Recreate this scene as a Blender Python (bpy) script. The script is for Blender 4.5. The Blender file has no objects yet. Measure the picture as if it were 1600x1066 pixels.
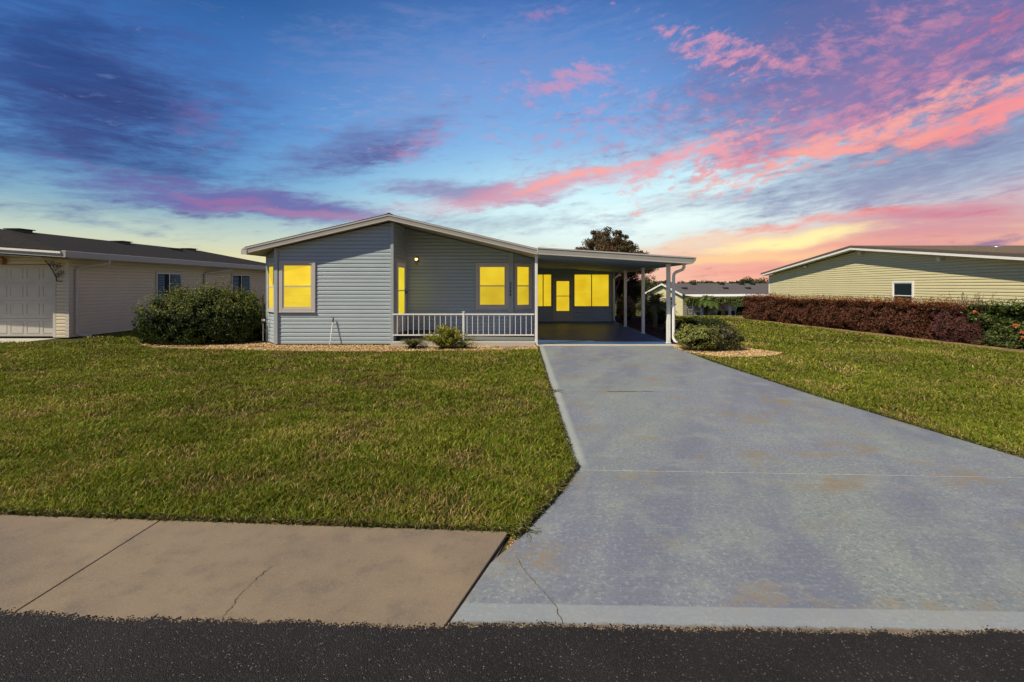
import bpy, math, random
import numpy as np
from mathutils import Vector
R = math.radians
SC = bpy.context.scene
COL = SC.collection
rnd = random.Random(7)
G = np.random.default_rng(11)

# ---------------------------------------------------------------- camera
F = 711.0            # focal length in photo pixels (16 mm on a 36 mm sensor)
CX, HY, EYE = 815.0, 447.0, 1.6
cam = bpy.data.cameras.new("camera"); camo = bpy.data.objects.new("camera", cam); COL.objects.link(camo)
cam.lens = 16.0; cam.sensor_width = 36.0; cam.clip_start = 0.05; cam.clip_end = 3000
camo.location = (0, 0, EYE); camo.rotation_euler = (R(90), 0, 0)
cam.shift_x = -(CX - 800) / 1600.0
cam.shift_y = -(533 - HY) / 1600.0
SC.camera = camo
SC.view_settings.view_transform = 'Standard'; SC.view_settings.look = 'None'
SC.view_settings.exposure = 0.12; SC.view_settings.gamma = 1.0
SC.render.film_transparent = False
SC.cycles.max_bounces = 6

def lin(r, g, b, k=1.0):
    def f(c):
        c = c / 255.0
        return (c / 12.92 if c <= .04045 else ((c + .055) / 1.055) ** 2.4) * k
    return (f(r), f(g), f(b), 1.0)

# ---------------------------------------------------------------- sky (world)
class NT:
    """small expression helper for node trees"""
    def __init__(s, tree): s.t = tree; s.n = tree.nodes; s.l = tree.links
    def put(s, sock, v):
        if v is None: return
        if isinstance(v, (int, float)):
            if sock.type in ('RGBA', 'VECTOR'): sock.default_value = [v]*len(sock.default_value)
            else: sock.default_value = v
        elif isinstance(v, tuple):
            sock.default_value = v[:len(sock.default_value)] if len(v) >= len(sock.default_value) else tuple(v) + (1.0,)
        else: s.l.new(v, sock)
    def m(s, op, a, b=None, c=None, clamp=False):
        n = s.n.new('ShaderNodeMath'); n.operation = op; n.use_clamp = clamp
        s.put(n.inputs[0], a); s.put(n.inputs[1], b)
        if c is not None: s.put(n.inputs[2], c)
        return n.outputs[0]
    def mix(s, f, a, b, mode='MIX'):
        n = s.n.new('ShaderNodeMix'); n.data_type = 'RGBA'; n.blend_type = mode
        s.put(n.inputs[0], f); s.put(n.inputs[6], a); s.put(n.inputs[7], b)
        return n.outputs[2]
    def xyz(s, x, y, z=0.0):
        n = s.n.new('ShaderNodeCombineXYZ'); s.put(n.inputs[0], x); s.put(n.inputs[1], y); s.put(n.inputs[2], z); return n.outputs[0]
    def sep(s, v):
        n = s.n.new('ShaderNodeSeparateXYZ'); s.l.new(v, n.inputs[0]); return n.outputs
    def noise(s, v, scale, detail=4, rough=.55, dist=0.0):
        n = s.n.new('ShaderNodeTexNoise'); s.put(n.inputs['Vector'], v)
        n.inputs['Scale'].default_value = scale; n.inputs['Detail'].default_value = detail
        n.inputs['Roughness'].default_value = rough; n.inputs['Distortion'].default_value = dist
        return n.outputs[0]
    def voro(s, v, scale, feature='F1', out=0):
        n = s.n.new('ShaderNodeTexVoronoi'); n.feature = feature; s.put(n.inputs['Vector'], v); n.inputs['Scale'].default_value = scale
        return n.outputs[out]
    def ss(s, x, lo, hi):
        n = s.n.new('ShaderNodeMapRange'); n.interpolation_type = 'SMOOTHSTEP'
        s.put(n.inputs[0], x); n.inputs[1].default_value = lo; n.inputs[2].default_value = hi
        n.inputs[3].default_value = 0; n.inputs[4].default_value = 1
        return n.outputs[0]
    def ramp(s, x, stops):
        n = s.n.new('ShaderNodeValToRGB'); s.put(n.inputs[0], x)
        e = n.color_ramp.elements
        while len(e) > 1: e.remove(e[-1])
        e[0].position = stops[0][0]; e[0].color = stops[0][1]
        for p, c in stops[1:]:
            k = e.new(p); k.color = c
        return n.outputs[0]

W = bpy.data.worlds.new("World"); SC.world = W; W.use_nodes = True
t = NT(W.node_tree); t.n.clear()
tc = t.n.new('ShaderNodeTexCoord')
X, Y, Z = t.sep(tc.outputs['Generated'])
az = t.m('ARCTAN2', X, Y)
el = t.m('ARCSINE', t.m('MINIMUM', t.m('MAXIMUM', Z, -1.0), 1.0))
def px_dir(px, py):
    a = math.atan((px - CX) / F)
    return a, math.atan((HY - py) / F * math.cos(a))
uv = t.xyz(az, el, 0.3)
wn = t.n.new('ShaderNodeTexNoise'); t.l.new(uv, wn.inputs['Vector']); wn.inputs['Scale'].default_value = 5; wn.inputs['Detail'].default_value = 3
wx, wy, wz = t.sep(wn.outputs['Color'])
azw = t.m('MULTIPLY_ADD', t.m('SUBTRACT', wx, .5), .15, az)
elw = t.m('MULTIPLY_ADD', t.m('SUBTRACT', wy, .5), .07, el)
def blob(px, py, sx, sy, tilt=0, a=None, e=None):
    """soft elliptical mask on the sky round a direction"""
    a = azw if a is None else a; e = elw if e is None else e
    a0, e0 = px_dir(px, py)
    k = math.cos(a0) ** 2
    sx = sx / F * k; sy = sy / F * math.cos(a0)
    ca, sa = math.cos(R(tilt)), math.sin(R(tilt))
    da = t.m('SUBTRACT', a, a0); de = t.m('SUBTRACT', e, e0)
    u = t.m('DIVIDE', t.m('MULTIPLY_ADD', da, ca, t.m('MULTIPLY', de, sa)), sx)
    v = t.m('DIVIDE', t.m('MULTIPLY_ADD', de, ca, t.m('MULTIPLY', da, -sa)), sy)
    d2 = t.m('MULTIPLY_ADD', u, u, t.m('MULTIPLY', v, v))
    return t.m('EXPONENT', t.m('MULTIPLY', d2, -.5))
def streaks(tilt, sx, sy, detail=6, rough=.6, off=0.0):
    ca, sa = math.cos(R(tilt)), math.sin(R(tilt))
    u = t.m('MULTIPLY_ADD', az, ca, t.m('MULTIPLY', el, sa))
    v = t.m('MULTIPLY_ADD', el, ca, t.m('MULTIPLY', az, -sa))
    return t.noise(t.xyz(t.m('MULTIPLY', u, sx), t.m('MULTIPLY', v, sy), off), 1.0, detail, rough, .25)
E = t.m('DIVIDE', el, R(40), clamp=True)        # 0..1 = 0..40 degrees
def S(y, x=400):
    return max(0.0, math.degrees(px_dir(x, y)[1]) / 40)
rl = t.ramp(E, [(0, lin(236,212,140)), (S(405), lin(222,216,164)), (S(372), lin(190,206,190)), (S(330), lin(128,172,194)),
                (S(280), lin(88,148,200)), (S(190), lin(70,132,200)), (S(90), lin(44,106,178)), (S(0), lin(22,84,150)), (1, lin(10,52,108))])
rc = t.ramp(E, [(0, lin(246,196,160)), (S(400,900), lin(226,220,196)), (S(350,900), lin(192,220,220)), (S(300,900), lin(152,204,228)),
                (S(230,900), lin(122,174,224)), (S(140,900), lin(98,152,216)), (S(60,900), lin(72,126,196)), (S(0,900), lin(56,106,176)), (1, lin(20,56,112))])
rr = t.ramp(E, [(0, lin(240,150,126)), (S(415,1400), lin(240,160,134)), (S(370,1400), lin(226,176,150)), (S(320,1400), lin(196,186,194)), (S(260,1400), lin(146,168,200)),
                (S(180,1400), lin(116,146,198)), (S(80,1400), lin(84,118,182)), (S(0,1400), lin(66,98,160)), (1, lin(20,50,104))])
base = t.mix(t.ss(az, px_dir(280,300)[0], px_dir(800,300)[0]), rl, rc)
base = t.mix(t.ss(az, px_dir(900,300)[0], px_dir(1400,300)[0]), base, rr)
col = base
def lay(mask, noise, bias, width, color, amp=1.0, gain=1.0):
    """cloud layer: mask lifts the noise above a threshold"""
    global col
    d = t.m('ADD', t.m('MULTIPLY', mask, gain), noise)
    dens = t.m('MULTIPLY', t.ss(d, bias, bias + width), amp)
    col = t.mix(dens, col, color)
    return dens
stA = streaks(5, 7, 34, 8, .66); stB = streaks(-3, 5, 42, 8, .64, off=3.1); stC = streaks(14, 8, 34, 8, .66, off=7.7)
mot = streaks(10, 30, 62, 7, .66, off=1.7); mot2 = streaks(-14, 22, 50, 7, .66, off=5.2); fine = streaks(6, 22, 90, 6, .66, off=9)
ripple = t.m('ADD', t.m('MULTIPLY', stA, .55), t.m('MULTIPLY', fine, .45))
# glow near the horizon
col = t.mix(t.m('MULTIPLY', blob(1040, 300, 250, 42, 3), .9), col, lin(190,236,248))
col = t.mix(t.m('MULTIPLY', blob(1010, 340, 190, 32, 2), .9), col, lin(232,250,246))
# grey violet veil on the right under the pink band
lay(blob(1420, 262, 300, 50, 10), ripple, .66, .55, lin(122,130,170), .9, .62)
lay(blob(1420, 300, 300, 30, 4), fine, .80, .4, lin(156,160,188), .6, .55)
lay(blob(1150, 305, 330, 40, 6), stA, .78, .45, lin(150,164,190), .6, .55)
lay(blob(740, 352, 260, 24, 4), ripple, .74, .35, lin(148,168,188), .6, .5)
lay(blob(120, 345, 200, 20, -6), ripple, .80, .35, lin(108,140,172), .55, .45)
lay(blob(760, 120, 360, 100, 4), ripple, .74, .4, lin(122,142,196), .6, .45)
lay(blob(1000, 200, 260, 60, 10), mot, .78, .3, lin(168,150,192), .55, .42)
lay(blob(620, 180, 220, 50, 14), fine, .82, .3, lin(140,160,208), .5, .42)
lay(blob(900, 250, 200, 30, 8), fine, .80, .4, lin(160,176,208), .5, .45)
# low pink and yellow near the sunset
lay(blob(1500, 345, 210, 44, 2), stB, .64, .55, lin(196,132,156), .8, .55)
lay(blob(1180, 404, 300, 34, 3), ripple, .62, .5, lin(236,156,138), .8, .5)
lay(blob(1120, 380, 130, 16, 3), ripple, .70, .4, lin(244,206,170), .8, .5)
g2 = blob(1230, 380, 140, 12, 6); col = t.mix(t.m('MULTIPLY', t.ss(t.m('ADD', g2, t.m('MULTIPLY', ripple, 1.1)), .85, 1.6), .95), col, lin(254,240,164))
g3 = blob(1120, 408, 170, 7, 2); col = t.mix(t.m('MULTIPLY', t.ss(t.m('ADD', g3, t.m('MULTIPLY', ripple, .9)), .75, 1.5), .75), col, lin(252,206,140))
lay(blob(1300, 344, 200, 9, 4), ripple, .72, .4, lin(246,132,112), .85, .5)
lay(blob(1480, 330, 160, 12, -3), ripple, .74, .4, lin(206,116,140), .7, .5)
lay(blob(1320, 426, 400, 9, 0), ripple, .74, .45, lin(234,128,124), .7, .42)
lay(blob(1560, 378, 60, 12, 4), fine, .76, .35, lin(120,108,156), .8, .5)
# dark bank on the upper left
bA = blob(150, 160, 215, 100, -2)
lay(bA, ripple, .52, .62, lin(50,82,148), .85, .62)
lay(bA, fine, .86, .40, lin(52,70,132), .7, .58)
lay(bA, stB, .84, .50, lin(40,56,114), .85, .62)
lay(blob(120, 230, 220, 30, -3), stA, .76, .5, lin(50,62,120), .8, .5)
lay(bA, fine, 1.02, .22, lin(96,132,190), .6, .5)
lay(blob(60, 60, 200, 70, 0), stA, .70, .45, lin(26,66,130), .7, .5)
lay(blob(330, 195, 75, 66, 40), mot, .82, .45, lin(112,94,152), .6, .5)
lay(blob(180, 262, 200, 8, -2), fine, .80, .4, lin(116,94,150), .6, .5)
lay(blob(215, 25, 240, 40, 0), ripple, .78, .5, lin(52,80,148), .6, .45)
# slanting streak left of centre
lay(blob(560, 236, 118, 27, 22), ripple, .62, .5, lin(92,108,166), .85, .58)
lay(blob(585, 240, 80, 16, 22), fine, .74, .4, lin(82,88,148), .7, .5)
lay(blob(655, 222, 70, 24, 22), mot, .76, .4, lin(172,126,172), .6, .5)
# violet lens above the roof
lay(blob(400, 324, 190, 18, -4), ripple, .56, .45, lin(102,98,164), .92, .58)
lay(blob(340, 316, 120, 7, -6), stA, .70, .4, lin(168,106,156), .62, .5)
lay(blob(490, 344, 160, 7, -2), ripple, .70, .4, lin(186,128,164), .62, .5)
lay(blob(300, 332, 110, 5, -4), fine, .74, .35, lin(80,76,140), .6, .5)
# pink tongue right of the ridge
lay(blob(710, 300, 100, 15, 0), ripple, .62, .45, lin(132,120,170), .8, .56)
lay(blob(860, 290, 185, 14, 11), ripple, .62, .5, lin(216,146,166), .82, .58)
lay(blob(900, 276, 140, 6, 12), fine, .70, .4, lin(250,160,146), .8, .5)
lay(blob(840, 312, 120, 5, 8), ripple, .72, .4, lin(176,140,176), .7, .5)
# pink altocumulus field ending along a crisp lower edge
def edge_line(pts):
    n = t.n.new('ShaderNodeFloatCurve'); c = n.mapping.curves[0]
    q = [((px_dir(*p)[0]+1.6)/3.2, px_dir(*p)[1]) for p in pts]
    c.points[0].location = q[0]; c.points[1].location = q[-1]
    for a in q[1:-1]: c.points.new(*a)
    n.mapping.update(); n.inputs['Factor'].default_value = 1.0
    t.put(n.inputs['Value'], t.m('DIVIDE', t.m('ADD', az, 1.6), 3.2)); return n.outputs[0]
ln = edge_line([(300,330),(760,318),(950,300),(1067,282),(1225,252),(1375,236),(1525,208),(1600,172),(1900,60)])
above = t.m('SUBTRACT', t.m('MULTIPLY_ADD', t.m('SUBTRACT', mot, .5), .020, el), ln)
fld = t.m('MULTIPLY', t.m('MULTIPLY', t.ss(above, -.004, .012), t.m('EXPONENT', t.m('MULTIPLY', above, -7.5))), t.ss(az, px_dir(1000,250)[0], px_dir(1130,250)[0]))
lay(fld, mot, .70, .30, lin(238,150,156), .85, .50)
core_ = t.m('MULTIPLY', t.m('MULTIPLY', t.ss(above, -.004, .008), t.m('EXPONENT', t.m('MULTIPLY', above, -32.0))), t.ss(az, px_dir(1060,250)[0], px_dir(1200,250)[0]))
lay(core_, mot, .66, .30, lin(250,158,138), .9, .52)
lay(core_, ripple, 1.0, .3, lin(255,188,150), .6, .50)
# violet veil and mottled pink band on the upper right
lay(blob(1430, 60, 330, 100, 6), ripple, .54, .55, lin(104,104,160), .9, .55)
lay(blob(1150, 150, 240, 60, 10), mot2, .74, .4, lin(112,118,172), .6, .45)
lay(blob(1450, 130, 250, 60, 10), mot2, .76, .4, lin(82,78,140), .6, .45)
lay(blob(1330, 160, 270, 52, 14), ripple, .64, .55, lin(146,118,168), .75, .5)
lay(blob(1330, 195, 310, 52, 14), mot, .74, .34, lin(214,138,164), .72, .44)
lay(blob(1290, 230, 300, 20, 12), mot, .70, .34, lin(244,162,150), .82, .42)
lay(blob(1060, 245, 110, 22, 16), mot, .70, .34, lin(238,158,164), .8, .40)
lay(blob(1590, 165, 130, 20, 22), mot, .66, .4, lin(236,134,144), .75, .5)
lay(blob(1480, 200, 170, 10, 18), fine, .76, .3, lin(246,144,136), .8, .45)
lay(blob(1330, 80, 330, 66, 8), mot2, .74, .26, lin(204,134,164), .62, .34)
lay(blob(1130, 82, 130, 26, -22), mot, .72, .26, lin(224,146,170), .75, .38)
lay(blob(1560, 40, 90, 30, 8), mot, .74, .26, lin(190,104,140), .7, .36)
lay(blob(890, 128, 85, 20, 6), mot2, .70, .28, lin(204,142,178), .7, .40)
lay(blob(920, 190, 220, 60, 0), mot, .80, .28, lin(196,144,186), .55, .34)
lay(blob(840, 34, 45, 14, 0), mot2, .74, .28, lin(160,124,178), .65, .40)
lay(blob(530, 44, 30, 13, 0), mot, .74, .3, lin(126,120,180), .6, .40)
lay(blob(720, 180, 160, 50, 10), mot2, .84, .3, lin(150,140,196), .45, .30)
hs = t.n.new('ShaderNodeHueSaturation'); hs.inputs['Saturation'].default_value = .95; hs.inputs['Value'].default_value = 1.0; t.l.new(col, hs.inputs['Color']); col = hs.outputs[0]
# ground side of the world
col = t.mix(t.ss(el, -.03, -.005), lin(70,76,58), col)
bg = t.n.new('ShaderNodeBackground'); t.l.new(col, bg.inputs[0]); bg.inputs[1].default_value = 1.0
ow = t.n.new('ShaderNodeOutputWorld'); t.l.new(bg.outputs[0], ow.inputs[0])
W.cycles.sampling_method = 'MANUAL'; W.cycles.sample_map_resolution = 512

# ---------------------------------------------------------------- sun
sd = Vector((1.5, 1.0, -2.2)).normalized()
sl = bpy.data.lights.new("sun", 'SUN'); sl.energy = 5.0; sl.angle = R(.5); sl.color = (1.0, .88, .68)
so = bpy.data.objects.new("sun", sl); COL.objects.link(so); so.location = (-20, -15, 30)
so.rotation_euler = sd.to_track_quat('-Z', 'Y').to_euler()

# ---------------------------------------------------------------- helpers
def P(px, py, y):
    """photo pixel + depth -> point"""
    return ((px - CX) / F * y, y, EYE + (HY - py) / F * y)
def GP(px, py):
    y = EYE * F / (py - HY); return ((px - CX) / F * y, y)
def prop(o, label=None, cat=None, group=None, kind=None):
    if label: o['label'] = label
    if cat: o['category'] = cat
    if group: o['group'] = group
    if kind: o['kind'] = kind
    return o
def thing(name, loc, label, cat, group=None):
    o = bpy.data.objects.new(name, None); COL.objects.link(o); o.location = loc; o.empty_display_size = .2
    return prop(o, label, cat, group)
def root_loc(p):
    v = Vector((0, 0, 0))
    while p is not None: v += Vector(p.location); p = p.parent
    return v
class Fr:
    """wall frame: s along the wall, n outward, z up"""
    def __init__(s, p0, p1):
        s.o = Vector((p0[0], p0[1], 0)); d = Vector((p1[0]-p0[0], p1[1]-p0[1], 0)); s.len = d.length
        s.d = d.normalized(); s.nn = Vector((s.d.y, -s.d.x, 0))
    def __call__(s, a, n, z): v = s.o + s.d*a + s.nn*n; return (v.x, v.y, z)
WORLD = Fr((0, 0), (1, 0))      # s = x, n = -y
class MB:
    def __init__(s): s.v = []; s.f = []
    def face(s, pts):
        b = len(s.v); s.v += [tuple(p) for p in pts]; s.f.append(tuple(range(b, b+len(pts)))); return s
    def box(s, x0, x1, y0, y1, z0, z1):
        b = len(s.v)
        s.v += [(x0,y0,z0),(x1,y0,z0),(x1,y1,z0),(x0,y1,z0),(x0,y0,z1),(x1,y0,z1),(x1,y1,z1),(x0,y1,z1)]
        for q in ((3,2,1,0),(4,5,6,7),(0,1,5,4),(1,2,6,5),(2,3,7,6),(3,0,4,7)): s.f.append(tuple(b+i for i in q))
        return s
    def lbox(s, fr, a0, a1, n0, n1, z0, z1):
        b = len(s.v)
        s.v += [fr(a0,n1,z0),fr(a1,n1,z0),fr(a1,n0,z0),fr(a0,n0,z0),fr(a0,n1,z1),fr(a1,n1,z1),fr(a1,n0,z1),fr(a0,n0,z1)]
        for q in ((3,2,1,0),(4,5,6,7),(0,1,5,4),(1,2,6,5),(2,3,7,6),(3,0,4,7)): s.f.append(tuple(b+i for i in q))
        return s
    def prism(s, poly, d):
        """poly (list of 3d points) pushed by vector d"""
        n = len(poly); b = len(s.v); d = Vector(d)
        s.v += [tuple(p) for p in poly] + [tuple(Vector(p)+d) for p in poly]
        s.f.append(tuple(b+i for i in range(n))); s.f.append(tuple(b+n+i for i in reversed(range(n))))
        for i in range(n):
            j = (i+1) % n; s.f.append((b+j, b+i, b+n+i, b+n+j))
        return s
    def tube(s, pts, r, n=8, sq=None):
        pts = [Vector(p) for p in pts]; rs = r if isinstance(r, (list, tuple)) else [r]*len(pts)
        b = len(s.v); prev = None
        for i, p in enumerate(pts):
            a = pts[max(0, i-1)]; c = pts[min(len(pts)-1, i+1)]; d = (c-a).normalized()
            ref = Vector((0, 1, 0)) if abs(d.y) < .95 else Vector((1, 0, 0))
            u = d.cross(ref).normalized() if prev is None else (prev - d*prev.dot(d)).normalized()
            prev = u; w = d.cross(u).normalized()
            for k in range(n):
                th = 2*math.pi*(k+.5)/n
                s.v.append(tuple(p + (u*math.cos(th) + w*math.sin(th))*rs[i]))
        for i in range(len(pts)-1):
            for k in range(n):
                q = (k+1) % n; s.f.append((b+i*n+k, b+i*n+q, b+(i+1)*n+q, b+(i+1)*n+k))
        s.f.append(tuple(b+k for k in reversed(range(n)))); e = b+(len(pts)-1)*n
        s.f.append(tuple(e+k for k in range(n)))
        return s
    def ball(s, c, r, n=10, m=7, sc=(1,1,1)):
        b = len(s.v)
        for i in range(m+1):
            ph = math.pi*i/m
            for k in range(n):
                th = 2*math.pi*k/n
                s.v.append((c[0]+r*sc[0]*math.sin(ph)*math.cos(th), c[1]+r*sc[1]*math.sin(ph)*math.sin(th), c[2]+r*sc[2]*math.cos(ph)))
        for i in range(m):
            for k in range(n):
                q = (k+1) % n; s.f.append((b+i*n+k, b+(i+1)*n+k, b+(i+1)*n+q, b+i*n+q))
        return s
    def build(s, name, mat, parent=None, bevel=0, smooth=False):
        o = bpy.data.objects.new(name, bpy.data.meshes.new(name)); COL.objects.link(o)
        L = root_loc(parent)
        o.data.from_pydata([(v[0]-L.x, v[1]-L.y, v[2]-L.z) for v in s.v], [], s.f); o.data.validate()
        o.data.materials.append(mat); o.parent = parent
        if smooth:
            for p in o.data.polygons: p.use_smooth = True
        if bevel:
            b = o.modifiers.new('bevel', 'BEVEL'); b.width = bevel; b.segments = 2; b.limit_method = 'ANGLE'
        o.data.update(); return o
def np_mesh(name, V, faces, mat, parent=None, colors=None, smooth=False):
    """V (n,3); faces: list of (m,k) int arrays; colors (n,3) to attribute Col"""
    me = bpy.data.meshes.new(name)
    L = root_loc(parent); V = V - np.array([L.x, L.y, L.z])
    me.vertices.add(len(V)); me.vertices.foreach_set('co', V.astype(np.float32).ravel())
    loops = np.concatenate([f.ravel() for f in faces]); tot = np.concatenate([np.full(len(f), f.shape[1]) for f in faces])
    start = np.concatenate([[0], np.cumsum(tot)[:-1]])
    me.loops.add(len(loops)); me.loops.foreach_set('vertex_index', loops.astype(np.int32))
    me.polygons.add(len(tot)); me.polygons.foreach_set('loop_start', start.astype(np.int32))
    me.polygons.foreach_set('loop_total', tot.astype(np.int32))
    if smooth: me.polygons.foreach_set('use_smooth', np.ones(len(tot), bool))
    me.update(calc_edges=True)
    if colors is not None:
        a = me.color_attributes.new('Col', 'FLOAT_COLOR', 'POINT')
        a.data.foreach_set('color', np.concatenate([colors, np.ones((len(colors), 1))], 1).astype(np.float32).ravel())
    me.materials.append(mat)
    o = bpy.data.objects.new(name, me); COL.objects.link(o); o.parent = parent
    return o
def vnoise(x, y, seed=0):
    xi = np.floor(x).astype(np.int64); yi = np.floor(y).astype(np.int64); fx = x-xi; fy = y-yi
    fx = fx*fx*(3-2*fx); fy = fy*fy*(3-2*fy)
    def h(a, b):
        n = (a*374761393 + b*668265263 + seed*974711) & 0x7fffffff
        n = ((n ^ (n >> 13))*1274126177) & 0x7fffffff
        return ((n ^ (n >> 16)) & 0xffff)/65535.0
    return (h(xi,yi)*(1-fx)+h(xi+1,yi)*fx)*(1-fy)+(h(xi,yi+1)*(1-fx)+h(xi+1,yi+1)*fx)*fy
def fbm(x, y, seed=0, o=4):
    r = 0; a = .5; s = 0
    for i in range(o):
        r = r + a*vnoise(x*2**i, y*2**i, seed+i*17); s += a; a *= .5
    return r/s
def inpoly(x, y, poly):
    r = np.zeros(len(x), bool); n = len(poly)
    for i in range(n):
        x1, y1 = poly[i]; x2, y2 = poly[(i+1) % n]
        c = ((y1 > y) != (y2 > y)) & (x < (x2-x1)*(y-y1)/((y2-y1) if y2 != y1 else 1e-9)+x1)
        r ^= c
    return r

# ---------------------------------------------------------------- materials
def mat(name, color, rough=.7, metallic=0, spec=.5, emit=None, es=1.0):
    m = bpy.data.materials.new(name); m.use_nodes = True
    b = m.node_tree.nodes['Principled BSDF']
    b.inputs['Base Color'].default_value = color if len(color) == 4 else tuple(color)+(1,)
    b.inputs['Roughness'].default_value = rough; b.inputs['Metallic'].default_value = metallic
    b.inputs['Specular IOR Level'].default_value = spec
    if emit: b.inputs['Emission Color'].default_value = emit; b.inputs['Emission Strength'].default_value = es
    return m
def nmat(name, rough=.8, spec=.3):
    m = mat(name, (.5,.5,.5,1), rough, 0, spec); t = NT(m.node_tree)
    t.b = m.node_tree.nodes['Principled BSDF']
    tc = t.n.new('ShaderNodeTexCoord'); t.obj = tc.outputs['Object']
    g = t.n.new('ShaderNodeNewGeometry'); t.pos = g.outputs['Position']
    return m, t
def bump(t, h, strength=.4, dist=.01):
    n = t.n.new('ShaderNodeBump'); n.inputs['Strength'].default_value = strength; n.inputs['Distance'].default_value = dist
    t.put(n.inputs['Height'], h); t.l.new(n.outputs[0], t.b.inputs['Normal'])
def dirty(name, c, rough=.55, var=.12, scale=3, grain=60, bs=.1):
    """painted surface with uneven weathering"""
    m, t = nmat(name, rough, .4)
    n1 = t.noise(t.pos, scale, 5, .6); n2 = t.noise(t.pos, grain, 3)
    k = t.m('ADD', t.m('MULTIPLY', t.m('SUBTRACT', n1, .5), var*2.4), t.m('MULTIPLY', t.m('SUBTRACT', n2, .5), var))
    c2 = t.mix(1.0, c, t.xyz(t.m('ADD', k, 1), t.m('ADD', k, 1), t.m('ADD', t.m('MULTIPLY', k, 1.15), 1)), 'MULTIPLY')
    t.l.new(c2, t.b.inputs['Base Color']); bump(t, n2, bs, .003)
    return m
M = {}
M['blue_siding'] = dirty('blue_siding', (.36,.43,.46,1), .5, .10, 1.3)
M['cream_siding'] = dirty('cream_siding', (.60,.53,.38,1), .55, .08, 1.2)
M['yellow_siding'] = dirty('yellow_siding', (.62,.57,.34,1), .55, .07, 1.2)
M['trim'] = dirty('trim', (.50,.47,.43,1), .5, .08)
M['blue_trim'] = dirty('blue_trim', (.36,.40,.42,1), .5, .08)
M['white'] = dirty('white', (.80,.80,.77,1), .45, .08)
M['offwhite'] = dirty('offwhite', (.50,.48,.43,1), .5, .10)
M['fascia'] = dirty('fascia', (.33,.32,.29,1), .5, .12)
M['soffit'] = dirty('soffit', (.36,.335,.28,1), .6, .10)
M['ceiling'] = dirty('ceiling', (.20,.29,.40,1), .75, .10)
M['metal'] = mat('metal', (.5,.5,.5,1), .35, .8)
M['black'] = mat('black', (.012,.012,.013,1), .5)
M['dark_wood'] = dirty('dark_wood', (.05,.035,.028,1), .7, .2)
M['brown'] = dirty('brown', (.11,.085,.07,1), .7, .15)
M['dark_glass'] = mat('dark_glass', (.012,.02,.026,1), .6, 0, .1)
M['deck_paint'] = dirty('deck_paint', (.17,.18,.18,1), .6, .12)
M['gutter_grey'] = dirty('gutter_grey', (.36,.36,.32,1), .5, .08)
M['bark'] = dirty('bark', (.16,.12,.085,1), .9, .4, 8, 60, .6)
M['stem'] = dirty('stem', (.05,.04,.028,1), .9, .3, 8)
def shingle(name, c):
    m, t = nmat(name, .95, .15)
    br = t.n.new('ShaderNodeTexBrick'); t.put(br.inputs['Vector'], t.pos)
    br.inputs['Scale'].default_value = 3.4; br.inputs['Mortar Size'].default_value = .02
    br.inputs['Color1'].default_value = c; br.inputs['Color2'].default_value = tuple(x*.62 for x in c[:3])+(1,)
    br.inputs['Mortar'].default_value = tuple(x*.35 for x in c[:3])+(1,)
    n = t.noise(t.pos, 2.2, 6, .7)
    t.l.new(t.mix(t.m('MULTIPLY', n, .7), br.outputs[0], tuple(x*.7 for x in c[:3])+(1,)), t.b.inputs['Base Color'])
    bump(t, t.noise(t.pos, 120, 3), .6, .01); return m
M['charcoal_shingle'] = shingle('charcoal_shingle', (.030,.028,.027,1))
M['grey_shingle'] = shingle('grey_shingle', (.15,.14,.145,1))
M['brown_shingle'] = shingle('brown_shingle', (.20,.155,.115,1))
def lit(name, c, c2):
    """blind lit from behind"""
    m, t = nmat(name, .3, .5)
    n = t.noise(t.pos, 1.7, 3, .5)
    s = t.sep(t.pos)
    w = t.noise(t.xyz(t.m('MULTIPLY', s[0], 1.0), t.m('MULTIPLY', s[1], 1.0), t.m('MULTIPLY', s[2], 22)), 1.0, 2)
    k = t.m('ADD', t.m('MULTIPLY', n, .75), t.m('MULTIPLY', w, .25))
    cc = t.mix(t.ss(k, .3, .7), c, c2)
    t.b.inputs['Base Color'].default_value = (.3,.22,.03,1)
    t.l.new(cc, t.b.inputs['Emission Color']); t.b.inputs['Emission Strength'].default_value = .74
    return m
M['lit_upper'] = lit('lit_upper', lin(238,196,22), lin(252,222,44))
M['lit_lower'] = lit('lit_lower', lin(214,180,28), lin(236,212,44))
M['lit_door'] = lit('lit_door', lin(240,214,20), lin(255,236,50))
def leafmat(name, rough=.45, trans=.3, spec=.35):
    m, t = nmat(name, rough, spec)
    a = t.n.new('ShaderNodeAttribute'); a.attribute_name = 'Col'
    t.l.new(a.outputs['Color'], t.b.inputs['Base Color'])
    tr = t.n.new('ShaderNodeBsdfTranslucent'); t.l.new(t.mix(1.0, a.outputs['Color'], (1.15,1.1,.55,1), 'MULTIPLY'), tr.inputs[0])
    mx = t.n.new('ShaderNodeMixShader'); mx.inputs[0].default_value = trans
    t.l.new(t.b.outputs[0], mx.inputs[1]); t.l.new(tr.outputs[0], mx.inputs[2])
    t.l.new(mx.outputs[0], m.node_tree.nodes['Material Output'].inputs[0]); return m
M['leaf'] = leafmat('leaf', .55, .16, .22)
M['flower'] = leafmat('flower', .6, .2)
M['grass'] = leafmat('grass', .6, .25, .2)
M['core'] = mat('core', (.010,.013,.006,1), 1.0, 0, .0)

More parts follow.
